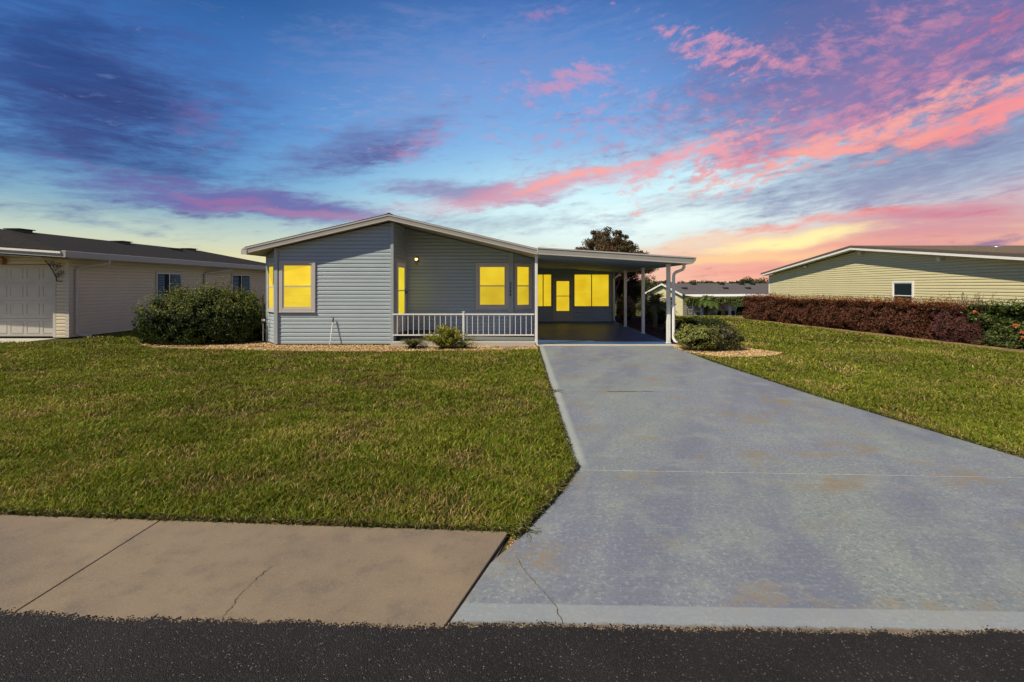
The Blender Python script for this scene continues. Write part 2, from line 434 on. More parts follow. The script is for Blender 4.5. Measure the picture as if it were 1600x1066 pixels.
# ground surfaces
def m_concrete():
    m, t = nmat('painted_concrete', .78, .22)
    p = t.pos; s = t.sep(p)
    n1 = t.noise(p, .5, 5, .6); n2 = t.noise(p, 2.6, 7, .68); n3 = t.noise(p, 34, 5, .75); n4 = t.noise(p, 150, 3, .7)
    br = t.noise(t.xyz(t.m('MULTIPLY', s[0], 2.5), t.m('MULTIPLY', s[1], 26), 0), 1.0, 5, .65)
    lg = t.noise(t.xyz(t.m('ADD', t.m('MULTIPLY', s[0], .9), t.m('MULTIPLY', s[1], -.35)), t.m('MULTIPLY', s[1], .22), 2.0), 1.6, 5, .6)
    c = t.mix(t.ss(n1, .38, .62), (.190,.228,.235,1), (.180,.205,.262,1))
    c = t.mix(t.m('MULTIPLY', t.ss(lg, .42, .62), .8), c, (.135,.155,.215,1))
    c = t.mix(t.m('MULTIPLY', t.ss(n2, .46, .66), .55), c, (.250,.280,.272,1))
    c = t.mix(t.m('MULTIPLY', t.ss(br, .52, .70), .16), c, (.36,.38,.36,1))
    fd = t.m('MULTIPLY_ADD', t.ss(lg, .40, .60), -.45, 1.0)
    n5 = t.noise(t.xyz(s[0], t.m('MULTIPLY', s[1], 1.5), 7.0), 30, 6, .85, 1.4)
    c = t.mix(t.m('MULTIPLY', t.m('MULTIPLY', t.ss(n5, .50, .60), .70), fd), c, (.095,.10,.104,1))
    c = t.mix(t.m('MULTIPLY', t.m('MULTIPLY', t.ss(n3, .52, .62), .50), fd), c, (.40,.41,.37,1))
    c = t.mix(t.m('MULTIPLY', t.ss(n4, .56, .70), .5), c, (.10,.105,.11,1))
    # worn patches showing the bare tan concrete
    k = t.ss(t.noise(t.xyz(s[0], t.m('MULTIPLY', s[1], 1.7), 4.0), 1.0, 6, .62), .50, .64)
    k = t.m('MULTIPLY', t.m('MULTIPLY', k, t.ss(n2, .42, .60)), t.ss(n3, .40, .52))
    c = t.mix(t.m('MULTIPLY', k, .9), c, (.215,.165,.095,1))
    # thicker paint on the rolled margins and the band by the street
    left = t.m('SUBTRACT', 1.0, t.ss(s[0], .54, .62)); far = t.ss(s[1], 3.9, 4.2)
    c = t.mix(t.m('MULTIPLY', t.m('MULTIPLY', left, far), .55), c, (.38,.42,.39,1))
    ys = t.m('MULTIPLY_ADD', s[0], .0225, s[1])
    yj = t.m('MULTIPLY_ADD', t.m('SUBTRACT', t.noise(p, 14, 5, .7), .5), .06, ys)
    band = t.m('MULTIPLY', t.ss(yj, 2.155, 2.175), t.m('SUBTRACT', 1.0, t.ss(ys, 2.285, 2.297)))
    c = t.mix(t.m('MULTIPLY', band, .6), c, (.27,.30,.315,1))
    edge = t.m('SUBTRACT', 1.0, t.ss(yj, 2.150, 2.172))
    c = t.mix(t.m('MULTIPLY', edge, .9), c, t.mix(t.ss(n3, .4, .65), (.20,.155,.105,1), (.115,.09,.065,1)))
    t.l.new(c, t.b.inputs['Base Color'])
    bump(t, t.m('ADD', t.m('MULTIPLY', n3, 1.0), t.m('ADD', t.m('MULTIPLY', br, .4), t.m('MULTIPLY', n4, .4))), .5, .006); return m
M['painted_concrete'] = m_concrete()
def m_sidewalk():
    m, t = nmat('bare_concrete', .88, .2); p = t.pos
    n1 = t.noise(p, 1.3, 6, .62); n2 = t.noise(p, 6, 7, .7); n3 = t.noise(p, 90, 4, .75); n4 = t.noise(p, 260, 3, .7); v = t.voro(p, 60)
    c = t.mix(t.ss(n1, .36, .68), (.225,.178,.125,1), (.185,.150,.112,1))
    c = t.mix(t.m('MULTIPLY', t.ss(n2, .46, .68), .55), c, (.120,.104,.088,1))
    c = t.mix(t.m('MULTIPLY', t.ss(t.noise(p, 2.1, 5), .52, .66), .6), c, (.250,.198,.135,1))
    c = t.mix(t.m('MULTIPLY', t.ss(t.noise(p, .7, 4), .50, .66), .55), c, (.130,.112,.095,1))
    c = t.mix(t.m('MULTIPLY', t.ss(n3, .52, .66), .5), c, (.32,.26,.19,1))
    c = t.mix(t.m('MULTIPLY', t.ss(n4, .53, .68), .5), c, (.085,.068,.055,1))
    c = t.mix(t.m('MULTIPLY', t.m('SUBTRACT', 1.0, t.ss(v, .02, .09)), .6), c, (.06,.05,.04,1))
    t.l.new(c, t.b.inputs['Base Color']); bump(t, t.m('ADD', n3, t.m('ADD', t.m('MULTIPLY', n2, 1.2), t.m('MULTIPLY', n4, .5))), .5, .005); return m
M['bare_concrete'] = m_sidewalk()
def m_asphalt():
    m, t = nmat('asphalt', .75, .35); p = t.pos
    v = t.voro(p, 210); vc = t.voro(p, 210, 'F1', 1); v2 = t.voro(p, 95); n1 = t.noise(p, 3, 4); n3 = t.noise(p, 260, 3, .7)
    s = t.sep(vc)
    c = t.mix(t.ss(n1, .35, .7), (.012,.0105,.011,1), (.020,.0175,.0175,1))
    c = t.mix(t.m('MULTIPLY', t.ss(s[0], .82, .98), .6), c, (.065,.058,.055,1))
    c = t.mix(t.m('MULTIPLY', t.ss(s[1], .975, .995), .9), c, (.22,.19,.16,1))
    t.l.new(c, t.b.inputs['Base Color'])
    bump(t, t.m('ADD', t.m('SUBTRACT', 1.0, t.m('MULTIPLY', v, 1.5)), t.m('ADD', t.m('MULTIPLY', v2, -.8), t.m('MULTIPLY', n3, .4))), 1.0, .006); return m
M['asphalt'] = m_asphalt()
def m_soil():
    m, t = nmat('lawn_soil', .95, .1); p = t.pos
    n1 = t.noise(p, .35, 5, .6); n2 = t.noise(p, 9, 6, .7); n3 = t.noise(p, 60, 4, .7)
    c = t.mix(t.ss(n1, .35, .65), (.055,.062,.016,1), (.075,.072,.022,1))
    c = t.mix(t.ss(n2, .4, .7), c, (.04,.045,.013,1))
    c = t.mix(t.m('MULTIPLY', t.ss(n3, .5, .75), .6), c, (.12,.10,.045,1))
    t.l.new(c, t.b.inputs['Base Color']); bump(t, n3, .8, .03); return m
M['lawn_soil'] = m_soil()
def m_mulch(name, a, b, d):
    m, t = nmat(name, .9, .15); p = t.pos
    vc = t.voro(p, 38, 'F1', 1); v = t.voro(p, 38); s = t.sep(vc)
    c = t.mix(s[0], a, b); c = t.mix(t.m('MULTIPLY', t.ss(t.noise(p, 3, 4), .45, .65), .6), c, d)
    t.l.new(c, t.b.inputs['Base Color']); bump(t, t.m('MULTIPLY', v, -1.0), 1.0, .02); return m
M['gravel_base'] = m_mulch('gravel_base', (.34,.24,.12,1), (.22,.14,.07,1), (.16,.10,.05,1))
M['mulch'] = m_mulch('mulch', (.10,.05,.032,1), (.05,.028,.018,1), (.03,.018,.012,1))
M['stone'] = leafmat('stone', .8, .0, .25)
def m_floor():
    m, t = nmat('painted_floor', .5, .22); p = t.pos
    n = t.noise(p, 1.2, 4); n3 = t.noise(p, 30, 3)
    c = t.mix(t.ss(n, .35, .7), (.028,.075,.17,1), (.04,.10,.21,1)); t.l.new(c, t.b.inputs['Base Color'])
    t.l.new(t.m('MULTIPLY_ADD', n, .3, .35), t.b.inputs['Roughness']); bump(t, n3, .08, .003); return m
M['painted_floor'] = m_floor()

# ================================================================ GROUND
def zt(x, y):
    """lawn level: flat round the house, falling away behind it"""
    y = np.asarray(y, float); d = np.clip(y-22, 0, 34)
    return -.03 - .068*np.where(d < 4, d*d/8, d-2)
def sheet(name, poly, z, matl, kind='structure', thick=0, parent=None):
    mb = MB()
    top = [(x, y, z) for x, y in poly]
    if thick: mb.prism(top, (0, 0, -thick))
    else: mb.face(top)
    o = mb.build(name, matl, parent)
    if kind: prop(o, kind=kind)
    return o
# terrain: one sheet out to the horizon
xs = np.unique(np.concatenate([np.linspace(-30, 40, 71), np.linspace(-900, -30, 12), np.linspace(40, 900, 12)]))
ys = np.unique(np.concatenate([[2.6], np.linspace(2.6, 60, 90), np.linspace(60, 1200, 14)]))
XX, YY = np.meshgrid(xs, ys); ZZ = zt(XX, YY)
V = np.stack([XX.ravel(), YY.ravel(), ZZ.ravel()], 1); nx = len(xs); ny = len(ys)
ii, jj = np.meshgrid(np.arange(nx-1), np.arange(ny-1)); b0 = (jj*nx+ii).ravel()
prop(np_mesh('lawn', V, [np.stack([b0, b0+1, b0+nx+1, b0+nx], 1)], M['lawn_soil']), kind='structure')
sheet('verge_soil', [(-900,-40),(900,-40),(900,2.6),(-900,2.6)], -.06, M['lawn_soil'])

def sw_top(x): return 2.962 - .0625*x          # lawn side edge of the pavement
def st_edge(x): return 2.128 - .0385*x if x < -.35 else 2.150 - .0225*x   # kerbless street edge
# sidewalk slabs, each with a tooled joint between
joints = [-12.4, -9.95, -7.45, -4.97, -2.50, None]
sl_mb = MB()
edges = [(-14.8, -14.8)]
for x in (-12.35, -9.9, -7.4, -4.95, -2.49): edges.append((x, x))
edges.append((-.080, -.360))
for (a, b) in zip(edges[:-1], edges[1:]):
    g = .0035
    xt0, xb0 = a[0]+g+.02, a[1]+g; xt1, xb1 = b[0]-g+(.02 if b[0] < -1 else 0), b[1]-g
    sl_mb.prism([(xb0, st_edge(xb0)-.06, 0), (xb1-.02*(b[0] > -1), st_edge(xb1)-.06, 0), (xt1, sw_top(xt1), 0), (xt0, sw_top(xt0), 0)], (0, 0, -.09))
prop(sl_mb.build('sidewalk', M['bare_concrete'], bevel=.006), kind='structure')
mb = MB(); mb.prism([(-14.8, 2.4, -.022), (-.38, 1.9, -.022), (-.1, 2.9, -.022), (-14.8, 3.7, -.022)], (0, 0, -.03))
prop(mb.build('sidewalk_bedding', M['brown']), kind='structure')

# driveway, three slabs with joints
DRL = [(.44,12.12),(.455,7.0),(.485,3.99),(.405,3.80),(.24,3.40),(.10,3.14),(-.03,2.88),(-.085,2.74)]
DRR = [(5.9,1.9),(5.6,2.6),(5.05,3.5),(4.72,4.0),(4.66,4.245),(4.56,4.84),(4.42,5.77),(4.28,6.65),(4.14,8.3),(4.03,9.6),(3.98,12.12)]
def drl_x(y):
    return float(np.interp(y, [2.14,2.66,2.72,2.80,2.88,3.14,3.40,3.80,3.99,7.0,12.12], [-.352,-.170,-.125,-.07,-.03,.10,.24,.405,.485,.455,.44]))
def drr_x(y):
    a = sorted((q, p) for p, q in DRR); return float(np.interp(y, [q[0] for q in a], [q[1] for q in a]))
def slab(y0, y1, name='driveway', skew=(0,0,0,0), z=0.0):
    n = 24; L = []; Rr = []
    for i in range(n+1):
        f = i/n; yl = y0+skew[0]+(y1+skew[2]-y0-skew[0])*f; yr = y0+skew[1]+(y1+skew[3]-y0-skew[1])*f
        L.append((drl_x(yl), yl, z)); Rr.append((drr_x(yr), yr, z))
    b = len(dm.v); tot = []
    dm.prism(list(reversed(L)) + Rr, (0, 0, -.10))
dm = MB()
slab(2.08, 3.965, skew=(0, -.115, 0, -.19)); slab(3.985, 6.89, skew=(0, -.19, 0, 0)); slab(6.904, 12.13)
prop(dm.build('driveway', M['painted_concrete'], bevel=.005), kind='structure')
mb = MB(); mb.prism([(.49, 3.94, -.008), (4.7, 3.75, -.008), (4.7, 3.80, -.008), (.49, 4.01, -.008)], (0, 0, -.04))
mb.prism([(.47, 6.86, -.012), (4.2, 6.86, -.012), (4.2, 6.92, -.012), (.47, 6.92, -.012)], (0, 0, -.04))
prop(mb.build('joint_filler', M['offwhite']), kind='structure')
# hairline cracks: thin dark grooves of dirt
def crack(pts, w, name, matl):
    mb = MB(); q = []
    for (a, b) in zip(pts[:-1], pts[1:]):
        for k in range(8):
            f = k/8; q.append((a[0]+(b[0]-a[0])*f+rnd.uniform(-.006,.006), a[1]+(b[1]-a[1])*f+rnd.uniform(-.006,.006)))
    q.append(pts[-1])
    for i in range(len(q)-1):
        (x0,y0),(x1,y1) = q[i], q[i+1]; ww = w*rnd.uniform(.35, 1.3); dx, dy = x1-x0, y1-y0; L = math.hypot(dx, dy) or 1
        ux, uy = -dy/L*ww, dx/L*ww
        mb.face([(x0-ux,y0-uy,.0035),(x1-ux,y1-uy,.0035),(x1+ux,y1+uy,.0035),(x0+ux,y0+uy,.0035)])
    return prop(mb.build(name, matl), kind='structure')
crack([GP(806,868), GP(826,900), GP(850,925), GP(868,948), GP(879,976)], .0022, 'driveway_crack', M['brown'])
crack([GP(345,970), GP(362,948), GP(372,934), GP(400,905), GP(425,885)], .002, 'sidewalk_crack', M['brown'])
crack([(1.30,6.897),(1.6,6.9),(2.0,6.893)], .012, 'weedy_joint', M['brown'])
# street with a ragged broken edge
mb = MB(); n = 1500; up = []
xsn = np.linspace(-16, 12, n+1)
rag = (fbm(xsn*2.5, xsn*0+.5, 3, 3)-.5)*.055 + (fbm(xsn*17, xsn*0+.5, 5, 4)-.5)*.055 + (fbm(xsn*90, xsn*0+.5, 6, 2)-.5)*.018
for x, r_ in zip(xsn, rag): up.append((x, st_edge(x)-.016+r_, .004))
for i in range(n):
    a, b = up[i], up[i+1]
    mb.face([(a[0],-6,-.0),(b[0],-6,-.0),(b[0],1.7,.004),(a[0],1.7,.004)]); mb.face([(a[0],1.7,.004),(b[0],1.7,.004),b,a]); mb.face([a, b, (b[0],b[1]+.001,-.02), (a[0],a[1]+.001,-.02)])
prop(mb.build('street', M['asphalt']), kind='structure')
sheet('street_shoulder', [(-16,1.9),(12,1.5),(12,2.3),(-16,3.2)], -.05, M['brown'])
for (xa, xb) in ((-120,-16.0),(12.0,120)):
    MBs = MB(); MBs.prism([(xa,-6,.0),(xb,-6,.0),(xb,st_edge(xb),.0),(xa,st_edge(xa),.0)], (0,0,-.05)); prop(MBs.build('street', M['asphalt']), kind='structure')
MBs = MB()
for k in range(12):
    xa = 6.2+k*2.45; MBs.prism([(xa+.01, 1.93-.0225*(xa-6), 0), (xa+2.44, 1.93-.0225*(xa-4), 0), (xa+2.44, 2.95-.03*(xa-6), 0), (xa+.01, 2.95-.03*(xa-6), 0)], (0,0,-.09))
for k in range(12):
    xb = -14.85-k*2.45; xa = xb-2.43; MBs.prism([(xa, st_edge(xa)-.06, 0), (xb, st_edge(xb)-.06, 0), (xb, sw_top(xb), 0), (xa, sw_top(xa), 0)], (0,0,-.09))
prop(MBs.build('sidewalk', M['bare_concrete']), kind='structure')
# crumbs of asphalt and gravel along the broken edge
def stones(name, pts, rmin, rmax, cols, matl, flat=.6, kind='stuff', z0=0.0, parent=None):
    n = len(pts); base = np.array([(1,0,0),(-1,0,0),(0,1,0),(0,-1,0),(0,0,1),(0,0,-1)], float)
    V = base[None]*(1+G.uniform(-.35,.35,(n,6,1))); r = G.uniform(rmin, rmax, (n,1,1))*(1+0*V)
    a = G.uniform(0, 6.28, n); c, s = np.cos(a), np.sin(a)
    V = V*r*np.array([1,.75,flat]); x = V[...,0]*c[:,None]-V[...,1]*s[:,None]; y = V[...,0]*s[:,None]+V[...,1]*c[:,None]
    V = np.stack([x, y, V[...,2]], -1) + pts[:,None,:]
    f = np.array([(0,2,4),(2,1,4),(1,3,4),(3,0,4),(2,0,5),(1,2,5),(3,1,5),(0,3,5)])
    fa = (f[None]+np.arange(n)[:,None,None]*6).reshape(-1,3)
    cc = np.array(cols)[G.integers(0, len(cols), n)]*G.uniform(.65,1.2,(n,1)); cc = np.repeat(cc, 6, 0)
    o = np_mesh(name, V.reshape(-1,3), [fa], matl, parent, cc); 
    if kind: prop(o, kind=kind)
    return o
n = 5200; x = G.uniform(-3.2, 3.2, n); y = np.array([st_edge(q) for q in x])-.010+np.interp(x, xsn, rag)+G.normal(0, .009, n)
stones('broken_asphalt_crumbs', np.stack([x, y, np.full(n, .003)], 1), .0015, .0062, [(.02,.018,.018),(.12,.095,.07),(.34,.27,.18),(.05,.04,.035),(.02,.018,.018)], M['stone'])

# planting beds
BED_L = [(-10.4,12.45),(-9.6,11.85),(-8.6,11.62),(-7.4,11.50),(-6.2,11.28),(-4.6,11.15),(-3.0,11.18),(-1.4,11.32),(.43,11.55),(.43,12.25),(-3.4,12.9),(-7.0,13.2),(-8.0,15.2),(-9.9,14.9),(-10.6,13.6)]
BED_R = [(4.00,12.2),(4.02,11.05),(4.16,10.45),(4.6,10.25),(5.3,10.32),(5.9,10.55),(6.3,10.95),(6.0,11.5),(5.5,12.1),(5.1,12.5),(4.3,12.6)]
BED_M = [(4.2,12.6),(4.9,12.7),(5.6,14.0),(6.2,16.5),(6.6,20),(6.2,24),(4.2,24)]
sheet('gravel_bed', BED_L, -.016, M['gravel_base']); sheet('gravel_bed', BED_R, -.014, M['gravel_base']); sheet('mulch_bed', BED_M, -.018, M['mulch'])
sheet('hedge_bed', [(10.3,24),(11.3,16),(11.9,11),(12.2,7.5),(15,7.5),(14.6,14),(12.7,24)], -.02, M['gravel_base'])
def scatter(poly, n):
    p = np.array(poly); lo, hi = p.min(0), p.max(0)
    q = G.uniform(lo, hi, (n, 2)); return q[inpoly(q[:,0], q[:,1], poly)]
STC = [(.52,.36,.14),(.60,.46,.24),(.42,.25,.09),(.33,.17,.07),(.66,.57,.40),(.46,.28,.11),(.22,.12,.06)]
q = scatter(BED_L, 42000); q = q[(fbm(q[:,0]*2, q[:,1]*2, 9) > .34)]
stones('gravel_stones', np.stack([q[:,0], q[:,1], np.full(len(q), -.006)], 1), .012, .030, STC, M['stone'])
q = scatter(BED_R, 7500); q = q[(fbm(q[:,0]*2, q[:,1]*2, 19) > .36)]
stones('gravel_stones', np.stack([q[:,0], q[:,1], np.full(len(q), -.004)], 1), .012, .028, STC, M['stone'])
q = scatter(BED_M, 9000)
stones('mulch_chips', np.stack([q[:,0], q[:,1], np.full(len(q), -.01)], 1), .015, .05, [(.09,.04,.025),(.15,.08,.05),(.05,.03,.02)], M['stone'], .3)
q = scatter([(-.10,2.80),(-.06,2.97),(.02,3.02),(.08,3.10),(-.02,2.84)], 900)
stones('gravel_stones', np.stack([q[:,0], q[:,1], np.full(len(q), -.018)], 1), .003, .008, STC, M['stone'])

# ---------------------------------------------------------------- grass blades
HOUSE_POLYS = [[(-7.25,12.3),(4.25,12.1),(4.25,26),(-7.25,26)], [(-30,14.05),(-13.85,14.05),(-13.85,32),(-30,32)],
               [(10.6,24.5),(11.5,16),(12.1,11),(12.4,7.5),(30,7),(34,40),(17,31.5)]]
drv = [(drl_x(y), y) for y in np.linspace(2.1, 12.3, 60)] + [(drr_x(y), y) for y in np.linspace(12.3, 1.9, 60)]
def lawn_mask(x, y):
    ok = y > (2.962-.0625*x)*np.where(x < -.08, 1, 0) + .012
    ok &= ~inpoly(x, y, drv) & ~inpoly(x, y, BED_L) & ~inpoly(x, y, BED_R) & ~inpoly(x, y, BED_M)
    for p in HOUSE_POLYS: ok &= ~inpoly(x, y, p)
    ok &= ~((x > -.36) & (x < .5) & (y < 2.84))
    ok &= ~((x < -12.8) & (y > 13.0) & (y < 14.1))
    return ok
def grass_band(y0, y1, dens, w, h, xl, xr):
    area = (y1-y0)*(xr-xl); n = int(area*dens)
    x = G.uniform(xl, xr, n); y = G.uniform(y0, y1, n)
    k = (x > -1.16*y-.4) & (x < 1.13*y+.4)
    x, y = x[k], y[k]
    ragx = x + (fbm(x*7, y*7, 61, 2)-.5)*.10; ragy = y + (fbm(x*7+5, y*7, 62, 2)-.5)*.07
    k = lawn_mask(ragx, ragy); x, y = x[k], y[k]; n = len(x)
    cl = fbm(x*4.5, y*4.5, 4, 3); cl2 = fbm(x*.8, y*.8, 8, 3); bare = fbm(x*2.1, y*2.1, 21, 3)
    keep = G.random(n) < np.clip(1.25-1.5*np.clip(bare-.58, 0, 1)*4, .25, 1); x, y, cl, cl2, bare = [q[keep] for q in (x, y, cl, cl2, bare)]; n = len(x)
    hh = h*(.55+.9*cl)*G.uniform(.55,1.25,n)
    ww = w*G.uniform(.6,1.3,n)
    a = G.uniform(0, 2*np.pi, n); la = G.uniform(0, 2*np.pi, n); lean = G.uniform(.15, 1.05, n)**1.2*hh*1.15
    z = zt(x, y) - .004
    ux, uy = np.cos(a)*ww/2, np.sin(a)*ww/2; lx, ly = np.cos(la)*lean, np.sin(la)*lean
    b0 = np.stack([x-ux, y-uy, z], 1); b1 = np.stack([x+ux, y+uy, z], 1)
    m0 = np.stack([x-ux*.9+lx*.38, y-uy*.9+ly*.38, z+hh*.62], 1); m1 = np.stack([x+ux*.9+lx*.38, y+uy*.9+ly*.38, z+hh*.62], 1)
    tp = np.stack([x+lx, y+ly, z+hh*G.uniform(.8,1.05,n)], 1)
    V = np.stack([b0, b1, m1, m0, tp], 1).reshape(-1, 3)
    i = np.arange(n)[:,None]*5
    g = np.array([(.105,.145,.010),(.150,.172,.012),(.070,.110,.009),(.205,.200,.022)])[G.choice(4, n, p=[.36,.34,.18,.12])]
    dry = np.array([(.30,.215,.075),(.21,.135,.05),(.33,.26,.10)])[G.integers(0,3,n)]
    pd = .10+1.0*np.clip(bare-.50,0,1)*2+.5*np.clip(cl2-.58,0,1)*2
    g = np.where((G.random(n) < pd)[:,None], dry, g)
    g = g*(.80+.75*cl2)[:,None]*G.uniform(.55,1.55,(n,1))
    C = np.repeat(g, 5, 0).reshape(n,5,3)*np.array([.38,.38,1.05,1.05,1.55])[None,:,None]  # thatch-dark feet, with gap shade and tip highlights put into the colour
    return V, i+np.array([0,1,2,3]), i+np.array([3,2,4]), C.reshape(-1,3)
bands = [(2.9,4.2,13500,.0060,.052,-5.2,5.0),(4.2,5.8,8000,.0074,.054,-7,7),(5.8,8.5,4000,.0100,.056,-10.3,10),
         (8.5,12.5,1700,.014,.058,-14.8,14.5),(12.5,19,640,.024,.062,-16,15),(19,32,240,.042,.07,4,24),(32,48,90,.07,.09,6,34)]
Vs, Fq, Ft, Cs, off = [], [], [], [], 0
for b_ in bands:
    V_, q_, t_, c_ = grass_band(*b_); Vs.append(V_); Fq.append(q_+off); Ft.append(t_+off); Cs.append(c_); off += len(V_)
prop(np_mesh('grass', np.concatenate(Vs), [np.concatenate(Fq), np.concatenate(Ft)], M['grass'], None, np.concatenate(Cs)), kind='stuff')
print('grass blades', off//5)
# longer runners spilling over the driveway corner

# ================================================================ BUILDINGS
def siding(fr, top, zb, matl, parent, course=.104, lip=.024, name='wall'):
    """lap siding on a wall; top = [(s, z), ...] left to right"""
    mb = MB(); ts = [p[0] for p in top]; tz = [p[1] for p in top]
    T = lambda s: float(np.interp(s, ts, tz))
    zmax = max(tz); z0 = zb
    while z0 < zmax-.002:
        for (za_, zb2, na, nb) in ((z0, z0+course*.60, lip, lip*.86), (z0+course*.60, z0+course, lip*.86, .001)):
            br = set(ts)
            for (a, za), (b, zb_) in zip(top[:-1], top[1:]):
                for z in (za_, zb2):
                    if (za-z)*(zb_-z) < 0: br.add(a+(b-a)*(z-za)/(zb_-za))
            br = sorted(br)
            for a, b in zip(br[:-1], br[1:]):
                if b-a < 1e-4: continue
                ta, tb = min(T(a), zb2), min(T(b), zb2)
                if max(ta, tb) <= za_+1e-4: continue
                ta, tb = max(ta, za_), max(tb, za_)
                o = lambda z: na+(nb-na)*(z-za_)/(zb2-za_)
                mb.face([fr(a, na, za_), fr(b, na, za_), fr(b, o(tb), tb), fr(a, o(ta), ta)])
                if za_ == z0: mb.face([fr(a, -.003, z0), fr(b, -.003, z0), fr(b, lip, z0), fr(a, lip, z0)])
        z0 += course
    # backing board so the wall has thickness
    pts = [fr(ts[0], -.004, zb)] + [fr(ts[-1], -.004, zb)] + [fr(s, -.004, z) for s, z in reversed(top)]
    mb.prism(pts, -fr.nn*.09)
    return mb.build(name, matl, parent)
def frame_ring(mb, fr, a0, a1, z0, z1, w, n0, n1):
    mb.lbox(fr, a0, a0+w, n0, n1, z0, z1); mb.lbox(fr, a1-w, a1, n0, n1, z0, z1)
    mb.lbox(fr, a0+w, a1-w, n0, n1, z1-w, z1); mb.lbox(fr, a0+w, a1-w, n0, n1, z0, z0+w)
def window(fr, a0, a1, z0, z1, parent, trim='trim', w=.095, split='h', up='lit_upper', lo='lit_lower', sash='trim', proud=.055, inner=.035, midf=.5, name='window', label=None):
    mb = MB(); frame_ring(mb, fr, a0, a1, z0, z1, w, .002, proud); mb.lbox(fr, a0-.01, a1+.01, .003, proud+.014, z0-.022, z0-.0005)
    wo = mb.build(name, M[trim], parent, bevel=.004)
    if label: wo['label'] = label
    mb = MB(); b0, b1, c0, c1 = a0+w+.001, a1-w-.001, z0+w+.001, z1-w-.001
    frame_ring(mb, fr, b0, b1, c0, c1, inner, .004, proud-.018)
    if split == 'h':
        zm = c0+(c1-c0)*midf; mb.lbox(fr, b0+inner, b1-inner, .004, proud-.014, zm-.016, zm+.016)
        rects = [(b0+inner, b1-inner, zm+.016, c1-inner, up), (b0+inner, b1-inner, c0+inner, zm-.016, lo)]
    elif split == 'v':
        am = (b0+b1)/2; mb.lbox(fr, am-.02, am+.02, .004, proud-.014, c0+inner, c1-inner)
        rects = [(b0+inner, am-.02, c0+inner, c1-inner, up), (am+.02, b1-inner, c0+inner, c1-inner, lo)]
    else: rects = [(b0+inner, b1-inner, c0+inner, c1-inner, up)]
    mb.build('sash', M[sash], wo)
    for (p0, p1, q0, q1, mt) in rects: MB().lbox(fr, p0, p1, .003, .034, q0, q1).build('pane', M[mt], wo)
    return wo
def roof_slab(name, pts, th, matl, parent):
    return MB().prism(pts, (0, 0, th)).build(name, matl, parent)

# ---------------------------------------------------------------- the blue house
H = thing('blue_house', (-3.5, 12.4, 0), 'blue-grey bungalow with glowing yellow windows, railed porch and carport at the driveway end', 'house')
YF = 12.4; RX = -3.53; UP = 3.37; SLP = .232; YR = 12.10; YB = 26.0
U = lambda x: UP - SLP*abs(x-RX)
# front-left block
f1 = Fr((-6.66, YF), (-3.5, YF)); s = f1.len
siding(f1, [(0, U(-6.66)-.02), (s, U(-3.5)-.02)], .03, M['blue_siding'], H)
fch = Fr((-7.22, 12.96), (-6.66, YF)); siding(fch, [(0, U(-7.22)-.02), (fch.len, U(-6.66)-.02)], .03, M['blue_siding'], H)
fls = Fr((-7.22, YB-.4), (-7.22, 12.96)); siding(fls, [(0, U(-7.22)-.02), (fls.len, U(-7.22)-.02)], .03, M['blue_siding'], H)
fret = Fr((-3.5, YF), (-3.5, 13.75)); siding(fret, [(0, U(-3.5)-.03), (fret.len, U(-3.5)-.03)], .03, M['blue_siding'], H)
fpb = Fr((-3.5, 13.75), (-.33, 13.75)); siding(fpb, [(0, U(-3.5)-.02), (fpb.len, U(-.33)-.02)], .03, M['blue_siding'], H)
fbr = Fr((-.33, 13.75), (.36, 14.30)); siding(fbr, [(0, U(-.33)-.02), (fbr.len, U(.36)-.02)], .03, M['blue_siding'], H)
frs = Fr((.36, 14.30), (.36, YB-.4)); siding(frs, [(0, U(.36)-.04), (frs.len, U(.36)-.04)], .03, M['blue_siding'], H)
# back wall of the carport (screen room)
fcb = Fr((.36, 20.12), (4.10, 20.12)); siding(fcb, [(0, 2.42), (fcb.len, 2.25)], .03, M['blue_siding'], H)
fcr = Fr((4.10, 20.12), (4.10, YB-.4)); siding(fcr, [(0, 2.2), (fcr.len, 2.2)], .03, M['blue_siding'], H)
fbk = Fr((4.10, YB-.4), (-7.22, YB-.4)); siding(fbk, [(0, 2.2), (4.10-.36, 2.45), (4.10-RX, UP-.02), (fbk.len, U(-7.22)-.02)], .03, M['blue_siding'], H, course=.2)
# corner trims
def post(x, y, w, z0, z1, matl, name='corner_trim', d=None):
    d = d or w
    return MB().box(x-w/2, x+w/2, y-d/2, y+d/2, z0, z1).build(name, M[matl], H, bevel=.004)
post(-3.515, YF-.018, .085, .02, U(-3.53)-.03, 'blue_trim'); post(-6.665, YF-.02, .10, .02, U(-6.66)-.02, 'blue_trim')
post(-7.235, 12.955, .06, .02, U(-7.2)-.03, 'blue_trim'); post(-.33, 13.735, .15, .1, U(-.33)-.02, 'blue_trim', d=.05)
post(-3.462, 13.70, .06, .1, U(-3.5)-.03, 'blue_trim'); post(.36, 14.285, .06, .05, U(.36)-.05, 'blue_trim'); post(4.07, 20.09, .09, .03, 2.22, 'blue_trim')
